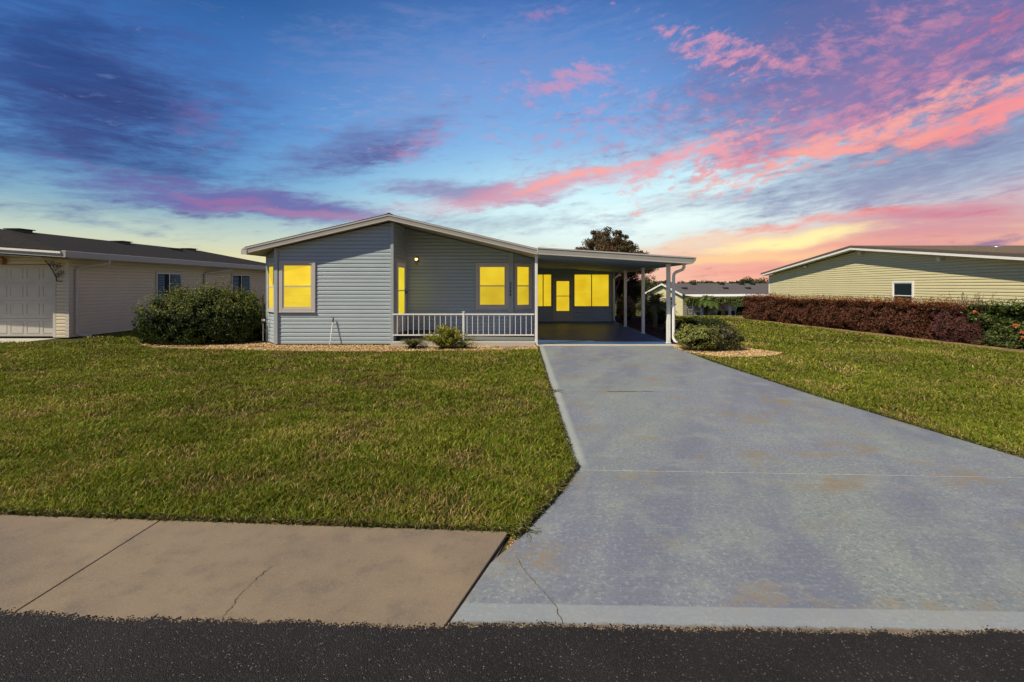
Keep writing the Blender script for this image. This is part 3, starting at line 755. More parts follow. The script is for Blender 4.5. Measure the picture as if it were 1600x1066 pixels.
# roof: two slabs, fascias, drip edge and soffits
TH = .05
def eave(x): return U(x)+.10
XL, XRr = -7.42, .42
for (a, b) in ((XL, RX), (RX, XRr)):
    MB().prism([(a, YR+.03, eave(a)), (b, YR+.03, eave(b)), (b, YB, eave(b)), (a, YB, eave(a))], (0, 0, TH)).build('roof', M['grey_shingle'], H)
    MB().prism([(a, YR, U(a)), (b, YR, U(b)), (b, YR, U(b)+.098), (a, YR, U(a)+.098)], (0, .028, 0)).build('fascia', M['fascia'], H)
    # rolled metal edge above the board, two steps
    mb = MB(); mb.prism([(a, YR-.012, U(a)+.1), (b, YR-.012, U(b)+.1), (b, YR-.012, U(b)+.135), (a, YR-.012, U(a)+.135)], (0, .035, 0))
    mb.prism([(a, YR-.004, U(a)-.018), (b, YR-.004, U(b)-.018), (b, YR-.004, U(b)+.008), (a, YR-.004, U(a)+.008)], (0, .05, 0))
    mb.build('drip_edge', M['trim'], H)
    MB().prism([(a, YR+.05, U(a)+.004), (b, YR+.05, U(b)+.004), (b, YB, U(b)+.004), (a, YB, U(a)+.004)], (0, 0, .02)).build('soffit', M['soffit'], H)
MB().box(XL-.02, XL, YR, YB, U(XL)-.02, U(XL)+.12).build('gutter', M['fascia'], H)
MB().box(XL-.03, XL+.12, YR-.02, YR-.0125, U(XL)-.03, U(XL)+.10).build('gutter_end', M['offwhite'], H)
# shingle tabs standing on the raking edge
mb = MB()
for k in range(34):
    x = XL+.05+k*.115
    if x > RX-.1: break
    mb.prism([(x, YR+.02, eave(x)+TH+.002), (x+.11, YR+.02, eave(x+.11)+TH-.004), (x+.11, YR+.3, eave(x+.11)+TH-.004), (x, YR+.3, eave(x)+TH+.002)], (0, 0, .014))
mb.build('shingle_edge', M['charcoal_shingle'], H)
mb = MB(); mb.prism([(RX-.12, YR-.01, eave(RX-.12)+TH+.004), (RX, YR-.01, eave(RX)+TH+.012), (RX+.12, YR-.01, eave(RX+.12)+TH+.004), (RX, YR-.01, eave(RX)+TH+.03)], (0, YB-YR, 0)); mb.build('ridge_cap', M['grey_shingle'], H)
# windows
window(f1, -6.585+6.66, -5.60+6.66, .90, 2.285, H, trim='trim')
window(fch, .11, .70, .90, 2.24, H, trim='offwhite', w=.07)
window(fpb, -1.385+3.5, -.385+3.5, .905, 2.30, H, trim='trim')
window(fbr, .11, .79, .905, 2.30, H, trim='trim', w=.08)
# front door in the porch return wall
def door(fr, a0, a1, z0, z1, g, parent, trim='trim', leaf='white', up='lit_door', lo='lit_door', knob_at=None):
    mb = MB(); w = .075
    mb.lbox(fr, a0, a0+w, .002, .05, z0, z1); mb.lbox(fr, a1-w, a1, .002, .05, z0, z1); mb.lbox(fr, a0+w, a1-w, .002, .05, z1-w, z1)
    d = mb.build('door', M[trim], parent, bevel=.003)
    mb = MB(); b0, b1 = a0+w+.002, a1-w-.002; g0, g1, h0, h1 = g
    mb.lbox(fr, b0, g0, .003, .04, z0, z1-w-.002); mb.lbox(fr, g1, b1, .003, .04, z0, z1-w-.002)
    mb.lbox(fr, g0, g1, .003, .04, z0, h0); mb.lbox(fr, g0, g1, .003, .04, h1, z1-w-.002)
    zm = (h0+h1)/2; mb.lbox(fr, g0, g1, .003, .042, zm-.015, zm+.015)
    mb.lbox(fr, g0-.012, g1+.012, .041, .048, z0+.12, z0+.14) if h0-z0 > .4 else None
    mb.build('door_leaf', M[leaf], d)
    MB().lbox(fr, g0, g1, .004, .026, zm+.015, h1).build('pane', M[up], d); MB().lbox(fr, g0, g1, .004, .026, h0, zm-.015).build('pane', M[lo], d)
    ka = knob_at if knob_at is not None else b1-.05
    mb = MB(); mb.tube([fr(ka, .04, zm-.05), fr(ka, .09, zm-.05)], .012); mb.ball(fr(ka, .095, zm-.05), .028); mb.lbox(fr, ka-.02, ka+.02, .0405, .05, zm-.12, zm+.05); mb.build('door_handle', M['black'], d)
    return d
door(fret, .16, 1.26, .25, 2.34, (.40, 1.06, .80, 2.13), H, knob_at=1.12)
# porch light
pl = P(652, 406, 13.7)
lb = MB(); lb.box(pl[0]-.05, pl[0]+.05, 13.70, 13.732, pl[2]-.06, pl[2]+.08); lb.tube([(pl[0], 13.70, pl[2]+.05), (pl[0], 13.62, pl[2]+.09), (pl[0], 13.58, pl[2]+.06)], .010)
lb.tube([(pl[0], 13.58, pl[2]+.055), (pl[0], 13.58, pl[2]+.04)], .045, 8); lb.tube([(pl[0], 13.58, pl[2]-.13), (pl[0], 13.58, pl[2]-.145)], .035, 8)
for k in range(4):
    a = math.pi/4+k*math.pi/2; lb.tube([(pl[0]+.045*math.cos(a), 13.58+.045*math.sin(a), pl[2]+.04), (pl[0]+.035*math.cos(a), 13.58+.035*math.sin(a), pl[2]-.13)], .005, 5)
lo_ = lb.build('porch_light', M['brown'], H)
MB().tube([(pl[0], 13.58, pl[2]-.128), (pl[0], 13.58, pl[2]-.03)], [.030, .038], 8).build('lamp_glass', mat('amber_glass', (.45,.32,.16,1), .2), lo_)
MB().ball((pl[0], 13.575, pl[2]+.012), .046).build('bulb', mat('bulb', (1,.8,.4,1), .3, emit=(1.0,.68,.22,1), es=3.2), lo_)
# house number, four figures one above another
for k, ch in enumerate("3545"):
    cu = bpy.data.curves.new('house_number', 'FONT'); cu.body = ch; cu.size = .115; cu.extrude = .004; cu.align_x = 'CENTER'; cu.align_y = 'CENTER'; cu.offset = .003
    tmp = bpy.data.objects.new('tmp', cu); COL.objects.link(tmp); dg = bpy.context.evaluated_depsgraph_get()
    me = bpy.data.meshes.new_from_object(tmp.evaluated_get(dg)); bpy.data.objects.remove(tmp)
    o = bpy.data.objects.new('house_number', me); COL.objects.link(o); me.materials.clear(); me.materials.append(M['black']); o.parent = H
    o.rotation_euler = (R(90), 0, 0); c = P(797.6, 443.8+k*5.6, 13.7)
    o.location = (c[0]+3.5, 13.702-12.4, c[2])
# porch deck and railing
MB().box(-3.5, .36, 12.28, 13.75, -.05, .095).build('porch_deck', M['deck_paint'], H)
MB().box(-3.5, .36, 12.16, 12.275, -.05, .10).build('deck_edge', M['offwhite'], H, bevel=.004)
MB().box(-3.47, .33, 12.279, 12.36, .0955, .0995).build('deck_border', M['offwhite'], H)
RY = 12.34
rl_ = MB(); rl_.box(-3.49, .34, RY-.02, RY+.02, .815, .85).build('railing', M['white'], H)
R_ = bpy.data.objects['railing']
MB().box(-3.49, .34, RY-.015, RY+.015, .255, .285).build('bottom_rail', M['white'], R_)
bal0 = None
for k in range(26):
    x = -3.37+k*.1455
    if abs(x+1.575) < .05 or x > .33: continue
    if bal0 is None:
        bal0 = MB().box(x-.0075, x+.0075, RY-.0075, RY+.0075, .285, .815).build('baluster', M['white'], R_); bx = x
    else:
        o = bal0.copy(); COL.objects.link(o); o.parent = R_; o.location.x = bal0.location.x + x-bx
MB().box(-1.602, -1.548, RY-.03, RY+.03, .0996, .89).build('rail_post', M['white'], R_, bevel=.004)
MB().box(-1.612, -1.538, RY-.037, RY+.037, .89, .905).build('post_cap', M['white'], R_)
# posts of porch and carport
def cpost(x, y, z1, w=.085):
    p = MB().box(x-w/2, x+w/2, y-w/2, y+w/2, .0, z1).build('post', M['white'], H, bevel=.006)
    MB().box(x-w/2-.012, x+w/2+.012, y-w/2-.012, y+w/2+.012, .004, .03).build('post_base', M['white'], p)
    MB().box(x-w/2-.008, x+w/2+.008, y-w/2-.008, y+w/2+.008, z1-.06, z1-.004).build('post_bracket', M['white'], p)
zc = lambda x: 2.455 - (x-.42)/(4.48-.42)*.255       # carport roof underside
cpost(.395, 12.26, 2.43, .075)
for y in (12.62, 15.25, 17.85): cpost(4.07, y, zc(4.07)-.01, .095)
# carport roof: ribbed aluminium pans
C0, C1, YC0, YC1 = .42, 4.48, 11.92, 22.0
mb = MB()
mb.prism([(C0, YC0+.03, zc(C0)+.03), (C1-.03, YC0+.03, zc(C1)+.03), (C1-.03, YC1, zc(C1)+.03), (C0, YC1, zc(C0)+.03)], (0, 0, .05)); mb.build('carport_roof', M['white'], H)
mb = MB()
k = 0; y = YC0+.06
while y < 20.1:
    mb.prism([(C0+.01, y, zc(C0)), (C1-.06, y, zc(C1)), (C1-.06, y+.29, zc(C1)), (C0+.01, y+.29, zc(C0))], (0, 0, .028)); y += .305
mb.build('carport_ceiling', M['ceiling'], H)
mb = MB(); a, b = C0, C1
mb.prism([(a, YC0, zc(a)-.01), (b, YC0, zc(b)-.01), (b, YC0, zc(b)+.125), (a, YC0, zc(a)+.125)], (0, .028, 0)); mb.build('fascia', M['fascia'], H)
mb = MB(); mb.prism([(a, YC0-.014, zc(a)+.127), (b+.02, YC0-.014, zc(b)+.127), (b+.02, YC0-.014, zc(b)+.160), (a, YC0-.014, zc(a)+.160)], (0, .05, 0))
mb.prism([(a, YC0-.008, zc(a)-.022), (b, YC0-.008, zc(b)-.022), (b, YC0-.008, zc(b)+.004), (a, YC0-.008, zc(a)+.004)], (0, .05, 0)); mb.build('drip_edge', M['trim'], H)
mb = MB(); mb.prism([(C1, YC0, zc(C1)-.02), (C1+.08, YC0, zc(C1)+.06), (C1+.10, YC0, zc(C1)+.15), (C1, YC0, zc(C1)+.15)], (0, YC1-YC0, 0)); mb.build('gutter', M['fascia'], H)
MB().box(4.03, 4.11, 12.62, 20.1, zc(4.07)-.012, zc(4.07)-.001).build('carport_beam', M['ceiling'], H)
# downspouts
def spout(pts, w=.045):
    o = MB().tube(pts, w, 8).build('downspout', M['white'], H, smooth=False)
    return o
gz = zc(C1)
spout([(4.46, 12.5, gz), (4.46, 12.5, gz-.09), (4.42, 12.5, gz-.15), (4.24, 12.5, gz-.22), (4.185, 12.5, gz-.28), (4.175, 12.5, gz-.36), (4.175, 12.5, .16), (4.20, 12.47, .09), (4.30, 12.4, .05)], .042)
spout([(4.30, 20.0, 2.16), (4.30, 20.0, 2.08), (4.12, 19.98, 1.98), (4.05, 19.98, 1.9), (4.05, 19.98, .12), (4.1, 19.9, .08)], .035)
# carport windows and door
window(fcb, .55-.36, 1.35-.36, .66, 2.15, H, trim='blue_trim', w=.03, split='v', up='lit_upper', lo='lit_upper', sash='black', inner=.02, proud=.04)
window(fcb, 2.29-.36, 3.89-.36, .66, 2.15, H, trim='blue_trim', w=.03, split='v', up='lit_upper', lo='lit_upper', sash='black', inner=.02, proud=.04)
door(fcb, 1.385-.36, 2.25-.36, .04, 1.95, (1.54-.36, 2.10-.36, .50, 1.81), H, trim='offwhite', leaf='offwhite', up='lit_upper', lo='lit_upper')
# carport floor
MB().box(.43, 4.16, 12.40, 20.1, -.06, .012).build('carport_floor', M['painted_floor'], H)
MB().box(.43, 4.16, 12.14, 12.395, -.06, .016)  .build('carport_threshold', M['offwhite'], H, bevel=.004)

# loose things by the house
b = thing('entry_step', (-3.0, 13.2, .0), 'low dark step in front of the porch door behind the railing', 'step')
MB().box(-3.44, -2.55, 12.62, 13.70, .0955, .24).build('step_base', M['dark_wood'], b); MB().box(-3.45, -2.35, 12.58, 13.71, .241, .27).build('tread', M['black'], b, bevel=.004)
a0, a1 = P(515.5, 538.3, 12.16), P(521, 497, 12.33)
b = thing('drain_pole', a0, 'thin white pole with a dark cap leaning on the blue-grey front wall', 'pole')
m0 = tuple(a0[i]+(a1[i]-a0[i])*.84 for i in range(3))
MB().tube([a0, m0], .014, 8).build('shaft', M['white'], b); MB().tube([m0, a1], .017, 8).build('dark_cap', M['black'], b)
x0 = P(411, 533, 12.7); x1 = P(411, 460, 12.7)
b = thing('garden_stake', x0, 'thin upright metal stake between the big bush and the bay window corner', 'stake')
MB().tube([x0, (x0[0], x0[1], .55)], .012, 6).build('lower_rod', M['metal'], b); MB().tube([(x0[0], x0[1], .55), x1], .014, 6).build('upper_rod', M['dark_wood'], b)
MB().box(x0[0]-.03, x0[0]+.06, x0[1]-.01, x0[1]+.0, .62, .68).build('tag', M['offwhite'], b)

# ---------------------------------------------------------------- house on the left
K = thing('cream_house', (-16.5, 14.2, 0), 'cream sided house with a dark shingle roof and garage door at the left edge', 'house')
XW = -13.92; YG = 14.0
fs = Fr((XW, YG), (XW, 30)); siding(fs, [(0, 2.52), (16, 2.52)], .02, M['cream_siding'], K, course=.11)
ff = Fr((-20, YG), (XW, YG))
siding(Fr((-14.30, YG), (XW, YG)), [(0, 2.62), (.38, 2.58)], .02, M['cream_siding'], K, course=.11)
siding(Fr((-19.6, YG), (-14.30, YG)), [(0, 3.0), (5.3, 2.62)], 2.28, M['cream_siding'], K, course=.11)
siding(Fr((-21, YG), (-19.6, YG)), [(0, 3.0), (1.4, 3.0)], .02, M['cream_siding'], K, course=.11)
siding(Fr((-21, 30), (-21, YG)), [(0, 2.6), (16, 2.6)], .02, M['cream_siding'], K, course=.3)
MB().box(XW-.10, XW+.02, YG-.022, YG+.10, .02, 2.5).build('corner_trim', M['offwhite'], K)
# garage door: four rows of raised panels
gd = MB(); g0, g1 = -19.5, -14.40
gd.box(g0, g1, YG+.24, YG+.30, .02, 2.28); gdo = gd.build('garage_door', M['offwhite'], K)
for r_ in range(4):
    mb = MB(); z0 = .03+r_*.562
    mb.box(g0, g1, YG+.218, YG+.239, z0, z0+.548)
    for c_ in range(10):
        xx = g1-.10-(c_+1)*.505; frame_ring(mb, Fr((0, YG+.218), (1, YG+.218)), xx+.04, xx+.44, z0+.10, z0+.46, .022, .0, .009)
    mb.build('door_section', M['offwhite'], gdo)
mb = MB(); mb.box(-14.40, -14.31, YG-.02, YG+.22, .02, 2.37); mb.box(-19.6, -14.40, YG-.02, YG+.22, 2.285, 2.37); mb.build('door_trim', M['offwhite'], K)
# roof
Z0 = 2.57
E1 = (-13.30, 13.20, Z0); Rf = (-16.6, 14.5, 3.37); Rb = (-16.6, 23.5, 3.37); E2 = (-13.30, 26.6, Z0); E4 = (-21.5, 13.20, Z0+.55); E3 = (-21.5, 26.6, Z0)
mb = MB(); mb.prism([E1, E2, Rb, Rf], (0,0,.05)); mb.prism([E1, Rf, (-21.5,14.5,3.37), E4], (0,0,.05)); mb.prism([E2, E3, (-21.5,23.5,3.37), Rb], (0,0,.05)); mb.prism([Rf, Rb, (-21.5,23.5,3.37), (-21.5,14.5,3.37)], (0,0,.05))
mb.build('roof', M['charcoal_shingle'], K)
MB().box(-13.28, -13.18, 13.15, 30.3, Z0-.14, Z0+.03).build('gutter', M['gutter_grey'], K)
MB().box(-13.29, -13.165, 13.14, 30.3, Z0+.031, Z0+.05).build('gutter_lip', M['white'], K)
MB().prism([(-21.5,13.15,Z0+.39),(-13.295,13.15,Z0-.135),(-13.295,13.15,Z0+.01),(-21.5,13.15,Z0+.56)], (0,.03,0)).build('fascia', M['gutter_grey'], K)
MB().prism([(-21.5,13.11,Z0+.50),(-13.295,13.11,Z0-.03),(-13.295,13.11,Z0+.03),(-21.5,13.11,Z0+.57)], (0,.035,0)).build('drip_edge', M['white'], K)
MB().box(-13.93, -13.28, 13.19, 30.3, Z0-.075, Z0-.055).build('soffit', M['offwhite'], K)
MB().prism([(-21.5,13.19,Z0+.33),(-13.94,13.19,Z0-.15),(-13.94,14.0,Z0-.15),(-21.5,14.0,Z0+.33)], (0,0,.02)).build('soffit', M['offwhite'], K)
MB().box(-14, -13.28, 26.6, 30.3, Z0+.0, Z0+.03).build('roof', M['charcoal_shingle'], K)
for (px, py, Y, w) in ((31,363,15.0,.42),(190,379.5,18.6,.40),(296,391,22.6,.40),(275,399.5,21.0,.36)):
    p = P(px, py, Y); zr = Z0+.0+(-13.30-p[0])*.242
    mb = MB(); mb.box(p[0]-.2, p[0]+.2, Y-w/2, Y+w/2, min(zr, 3.36)-.06, min(zr, 3.36)+.09)
    mb.box(p[0]-.26, p[0]+.26, Y-w/2-.04, Y+w/2+.04, min(zr, 3.36)+.091, min(zr, 3.36)+.12); mb.build('roof_vent', M['black'], K)
p = P(256, 390, 20.8); MB().tube([(p[0], p[1], p[2]-.25), (p[0], p[1], p[2]+.12)], .03, 8).build('vent_pipe', M['black'], K)
window(fs, 17.28-YG, 18.62-YG, 1.05, 2.16, K, trim='offwhite', w=.06, split='v', up='dark_glass', lo='dark_glass', sash='white', inner=.03)
window(fs, 21.80-YG, 23.34-YG, 1.05, 2.20, K, trim='offwhite', w=.06, split='v', up='dark_glass', lo='dark_glass', sash='white', inner=.03)
# louvred blinds behind the glass
M['slat'] = mat('slat', (.10,.21,.30,1), .6)
for (y0, y1) in ((17.40, 17.86), (18.02, 18.50), (21.92, 22.48), (22.66, 23.24)):
    mb = MB(); z = 1.17
    while z < 2.05:
        mb.lbox(fs, y0-YG+(.0), y1-YG-.16*(y0 in (17.40, 21.92)), .0345, .040, z, z+.04); z += .065
    mb.build('blind', M['slat'], K)
def kspout(pts): MB().tube(pts, .045, 8).build('downspout', M['offwhite'], K)
kspout([(-13.25, 14.62, 2.42), (-13.25, 14.62, 2.32), (-13.80, 14.25, 2.18), (-13.85, 14.18, 2.1), (-13.85, 14.18, .14), (-13.78, 14.22, .07), (-13.55, 14.35, .04)])
kspout([(-13.25, 20.8, 2.42), (-13.25, 20.8, 2.32), (-13.80, 20.0, 2.18), (-13.85, 19.9, 2.1), (-13.85, 19.9, .1)])
# wrought iron scroll bracket beside the garage
b = thing('scroll_bracket', (-14.2, 13.9, 2.1), 'dark iron scrollwork bracket at the top right corner of the garage door', 'bracket')
mb = MB()
def scroll(cx, cz, r0, turns, a0, sgn=1):
    pts = []
    for k in range(26):
        f = k/25; a = a0+sgn*f*turns*2*math.pi; r = r0*(1-f*.85); pts.append((cx+r*math.cos(a), 13.93, cz+r*math.sin(a)))
    mb.tube(pts, .011, 5)
scroll(-14.30, 2.19, .14, 1.4, 2.2); scroll(-14.12, 2.02, .10, 1.4, .5, -1); scroll(-14.38, 2.30, .10, 1.2, 3.2); scroll(-14.14, 2.22, .08, 1.2, 1.0); scroll(-14.20, 1.92, .07, 1.3, 1.6)
mb.tube([(-14.62, 13.95, 2.38), (-14.40, 13.94, 2.14), (-14.26, 13.94, 1.86), (-14.24, 13.95, 1.74), (-14.1, 13.95, 1.74)], .014, 5)
mb.build('scrollwork', M['brown'], b)
b = thing('wall_lantern', (-15.5, 13.93, 2.3), 'small amber wall lantern on the cream house at the left picture edge', 'lantern')
p = P(3, 409, 13.9)
MB().box(p[0]-.06, p[0]+.08, 13.84, 13.955, p[2]-.10, p[2]+.12).build('housing', mat('amber', (.30,.14,.03,1), .4), b, bevel=.01)
MB().tube([(p[0], 13.9, p[2]+.12), (p[0], 13.9, p[2]+.17)], [.06, .01], 8).build('cap', M['dark_wood'], b)
MB().box(-21, -14.3, 12.9, 13.98, -.04, -.01).build('garage_apron', M['offwhite'], K)

# ---------------------------------------------------------------- house on the right
Q = thing('yellow_house', (16, 21, -.6), 'pale yellow sided house with a low brown roof behind the maroon hedge', 'house')
A_ = Vector((17.04, 31.3, 0)); B_ = Vector((14.42, 9.6, 0))
fq = Fr((A_.x, A_.y), (B_.x, B_.y)); dist = lambda y: (31.3-y)/21.7*fq.len
sP = dist(21.3); ZE, ZP = 2.33, 3.27
slope_r = (ZP-2.36)/(dist(13.5)-sP)
zr_ = lambda s: ZP-(s-sP)*slope_r
siding(fq, [(0, ZE), (sP, ZP), (fq.len, zr_(fq.len))], -.9, M['yellow_siding'], Q, course=.105, lip=.03)
# far side wall and back wall, plain
fq2 = Fr((30, 33.1), (A_.x, A_.y)); siding(fq2, [(0, ZE), (fq2.len, ZE)], -.9, M['yellow_siding'], Q, course=.3)
fq3 = Fr((B_.x, B_.y), (30, 7.7)); siding(fq3, [(0, zr_(fq.len)), (fq3.len, zr_(fq.len))], -.9, M['yellow_siding'], Q, course=.3)
n_ = fq.nn; dr = Vector((14, 0, 0))
def qp(s, n, z): v = Vector(fq(s, n, z)); return v
OH = .42
e0, e1, e2 = qp(-.35, OH, ZE-.03), qp(sP, OH, ZP+.03), qp(fq.len+.4, OH, zr_(fq.len+.4)+.03)
up_ = Vector((0, 0, .13))
mb = MB(); mb.prism([e0+up_, e1+up_, e1+up_+dr, e0+up_+dr], (0,0,.07)); mb.prism([e1+up_, e2+up_, e2+up_+dr, e1+up_+dr], (0,0,.07)); mb.build('roof', M['brown_shingle'], Q)
for (a, b) in ((e0, e1), (e1, e2)):
    MB().prism([a, b, b+Vector((0,0,.095)), a+Vector((0,0,.095))], -n_*.03).build('fascia', M['white'], Q)
    MB().prism([a+Vector((0,0,.10))+n_*.01, b+Vector((0,0,.10))+n_*.01, b+Vector((0,0,.19))+n_*.01, a+Vector((0,0,.19))+n_*.01], -n_*.03).build('drip_edge', M['brown'], Q)
    MB().prism([a+Vector((0,0,.02))-n_*.031, b+Vector((0,0,.02))-n_*.031, b+Vector((0,0,.02))-n_*(OH-.02), a+Vector((0,0,.02))-n_*(OH-.02)], (0,0,.015)).build('soffit', M['white'], Q)
post_s = dist(27.3)
MB().lbox(fq, post_s-.06, post_s+.06, .004, .03, -.8, ZE+(ZP-ZE)*post_s/sP).build('corner_trim', M['yellow_siding'], Q)
MB().lbox(fq, -.03, .10, .004, .035, -.8, ZE).build('corner_trim', M['white'], Q)
window(fq, dist(19.05), dist(17.85), .62, 1.80, Q, trim='white', w=.075, up='dark_glass', lo='dark_glass', sash='white', inner=.03)
for yy in (26.0, 21.0, 16.4):
    s = dist(yy); zt_ = (ZE+(ZP-ZE)*s/sP if s < sP else zr_(s))
    f = MB(); f.lbox(fq, s-.05, s+.05, .02, .06, zt_-.14, zt_-.06); f.tube([fq(s, .05, zt_-.10), fq(s, .16, zt_-.12)], .02, 6); fl = f.build('flood_light', M['offwhite'], Q)
    MB().ball(fq(s, .2, zt_-.13), .065).build('bulb', M['white'], fl)
p = P(1557, 387, 19.5)
mb = MB(); mb.tube([(p[0], p[1], 3.05), (p[0], p[1], p[2]-.02)], .09, 10); mb.ball((p[0], p[1], p[2]+.0), .22, 12, 6, (1,1,.45)); mb.build('turbine_vent', M['metal'], Q, smooth=True)

# ---------------------------------------------------------------- house far behind
far = thing('distant_house', (20, 47, -1.5), 'distant pale yellow bungalow with grey roof and covered patio behind the lawn', 'house')
gr = -1.62
c1 = Vector((15.95, 45.0, 0)); c0 = Vector((14.15, 51.0, 0)); rd = Vector((6.0, 1.8, 0)).normalized()*20
fg = Fr((c0.x, c0.y), (c1.x, c1.y)); siding(fg, [(0, .80), (fg.len/2, 1.72), (fg.len, .80)], gr, M['yellow_siding'], far, course=.13)
fl_ = Fr((c1.x, c1.y), (c1.x+rd.x, c1.y+rd.y)); siding(fl_, [(0, .78), (fl_.len, .78)], gr, M['offwhite'], far, course=.2)
mid = (c0+c1)/2
oh = fg.nn*.3
def fz(v, z): return (v.x, v.y, z)
eL = c0+(c0-c1).normalized()*.35; eR = c1+(c1-c0).normalized()*.35
mb = MB(); mb.prism([fz(eR+oh, .72), fz(mid+oh, 1.80), fz(mid+rd, 1.80), fz(eR+rd, .72)], (0,0,.08)); mb.prism([fz(eL+oh, .72), fz(mid+oh, 1.80), fz(mid+rd, 1.80), fz(eL+rd, .72)], (0,0,.08)); mb.build('roof', M['grey_shingle'], far)
for e in (eL, eR): MB().prism([fz(e+oh, .62), fz(mid+oh, 1.70), fz(mid+oh, 1.86), fz(e+oh, .78)], fg.nn*.05).build('fascia', M['white'], far)
window(fg, fg.len*.64, fg.len*.64+.85, -.42, .52, far, trim='yellow_siding', w=.05, up='dark_glass', lo='dark_glass', sash='offwhite')
window(fg, fg.len*.16, fg.len*.16+1.3, -.8, .5, far, trim='brown', w=.08, up='dark_glass', lo='dark_glass', sash='brown')
# patio roof, slab, posts
pn = fl_.nn
mb = MB(); q0, q1 = c1+rd*.0, c1+rd*.95
mb.prism([fz(q0, .70), fz(q1, .70), fz(q1+pn*2.6, .52), fz(q0+pn*2.6, .52)], (0,0,.10)); mb.build('patio_roof', M['white'], far)
MB().prism([fz(q0, gr-.1), fz(q1, gr-.1), fz(q1+pn*2.7, gr-.1), fz(q0+pn*2.7, gr-.1)], (0,0,.16)).build('patio_slab', M['offwhite'], far)
for px in (1083, 1097, 1140, 1150, 1161):
    # intersect view ray with patio front line
    kx = (px-CX)/F; o = c1+pn*2.45; tt = (kx*o.y-o.x)/(rd.x-kx*rd.y); v = o+rd*tt
    w = .10 if px in (1097, 1140) else .06
    MB().box(v.x-w, v.x+w, v.y-w, v.y+w, gr, .53).build('patio_post', M['white'], far)
for (px, py, dy) in ((1083,444.5,0),(1069,450,0),(1127,444.5,1),(1133,454.5,-1),(1158,444.5,1),(1168,448,0),(1175,445,1)):
    kx = (px-CX)/F; o = (eR+mid)/2 if py > 446 else mid+(eR-mid)*.1; tt = (kx*o.y-o.x)/(rd.x-kx*rd.y); v = o+rd*tt; z = 1.26 if py > 446 else 1.72
    MB().box(v.x-.25, v.x+.25, v.y-.25, v.y+.25, z, z+.20).build('roof_vent', M['black'], far)
# things on the distant patio
def far_pt(px, n): 
    kx = (px-CX)/F; o = c1+pn*n; tt = (kx*o.y-o.x)/(rd.x-kx*rd.y); v = o+rd*tt; return v
v = far_pt(1087, 1.4); zf = gr+.06
tb = thing('patio_table', (v.x, v.y, zf), 'dark round table on the covered patio of the distant house', 'table')
MB().tube([(v.x, v.y, zf+.70), (v.x, v.y, zf+.74)], .62, 16).build('tabletop', M['dark_wood'], tb)
for k in range(4):
    a = k*math.pi/2+.6; MB().tube([(v.x+.4*math.cos(a), v.y+.4*math.sin(a), zf), (v.x+.25*math.cos(a), v.y+.25*math.sin(a), zf+.70)], .025, 6).build('leg', M['dark_wood'], tb)
def chair(v, rz, label):
    c = thing('patio_chair', (v.x, v.y, zf), label, 'chair', 'dark chairs on the distant patio')
    c.rotation_euler = (0, 0, rz); 
    def bd(mb, name):
        o = bpy.data.objects.new(name, bpy.data.meshes.new(name)); COL.objects.link(o); o.data.from_pydata(mb.v, [], mb.f); o.data.materials.append(M['dark_wood']); o.parent = c
    bd(MB().box(-.24,.24,-.24,.24,.42,.46), 'seat'); mb = MB()
    for i in range(5): mb.box(-.22+i*.1, -.18+i*.1, .22, .25, .46, .98)
    mb.box(-.24,.24,.215,.255,.94,1.0); bd(mb, 'backrest')
    for sx in (-.21,.21):
        for sy in (-.21,.21): bd(MB().tube([(sx,sy,0),(sx,sy,.42)], .02, 6), 'leg')
v1 = far_pt(1078, 1.6); v2 = far_pt(1096, 1.1)
chair(v1, 1.3, 'left of the two dark chairs at the distant patio table'); chair(v2, -1.2, 'right of the two dark chairs at the distant patio table')
v = far_pt(1142, 1.5)
g_ = thing('patio_cabinet', (v.x, v.y, zf), 'long low black chest under the roof of the distant patio', 'chest')
MB().box(v.x-1.25, v.x+1.15, v.y-.3, v.y+.3, zf+.05, zf+.62).build('body', M['black'], g_, bevel=.02); MB().box(v.x-1.3, v.x+1.2, v.y-.34, v.y+.34, zf+.621, zf+.70).build('lid', M['black'], g_, bevel=.02)

# ================================================================ PLANTS
def leaves(name, pts, nrm, size, cols, parent, p=None, asp=.5, bright=None, jit=.5, fold=.25):
    """one diamond-shaped folded leaf per point; nrm = outward direction used as a loose guide"""
    n = len(pts); nr = nrm + G.normal(0, jit, (n, 3)); nr /= np.linalg.norm(nr, axis=1, keepdims=True)+1e-9
    d = G.normal(0, 1, (n, 3)); d -= nr*(d*nr).sum(1, keepdims=True); d /= np.linalg.norm(d, axis=1, keepdims=True)+1e-9
    w = np.cross(nr, d); s = size*G.uniform(.6, 1.35, (n, 1))
    a = pts - d*s*.5; c = pts + d*s*.5 - nr*s*.08; l = pts - w*s*asp*.5 + nr*s*fold*.3; r = pts + w*s*asp*.5 + nr*s*fold*.3
    V = np.stack([a, l, c, r], 1).reshape(-1, 3); i = np.arange(n)[:, None]*4
    cc = np.array(cols, float)[G.choice(len(cols), n, p=p)]*G.uniform(.7, 1.3, (n, 1))
    if bright is not None: cc = cc*bright[:, None]
    return np_mesh(name, V, [np.concatenate([i+np.array([0,1,2]), i+np.array([0,2,3])])], M['leaf'], parent, np.repeat(cc, 4, 0))
def pockets(pts, nn, r, seed):
    cell = .16*max(r)**.5; q_ = pts/cell; kf = fbm(q_[:,0]+q_[:,1]*.7, q_[:,2]*1.3+q_[:,1]*.4, seed+9, 2)+.5*(fbm(q_[:,0]*2.3, q_[:,2]*2.3+q_[:,1], seed+19, 2)-.5)
    k = G.random(len(pts)) < np.clip((kf-.36)*5.5, .06, 1); return pts[k], nn[k]
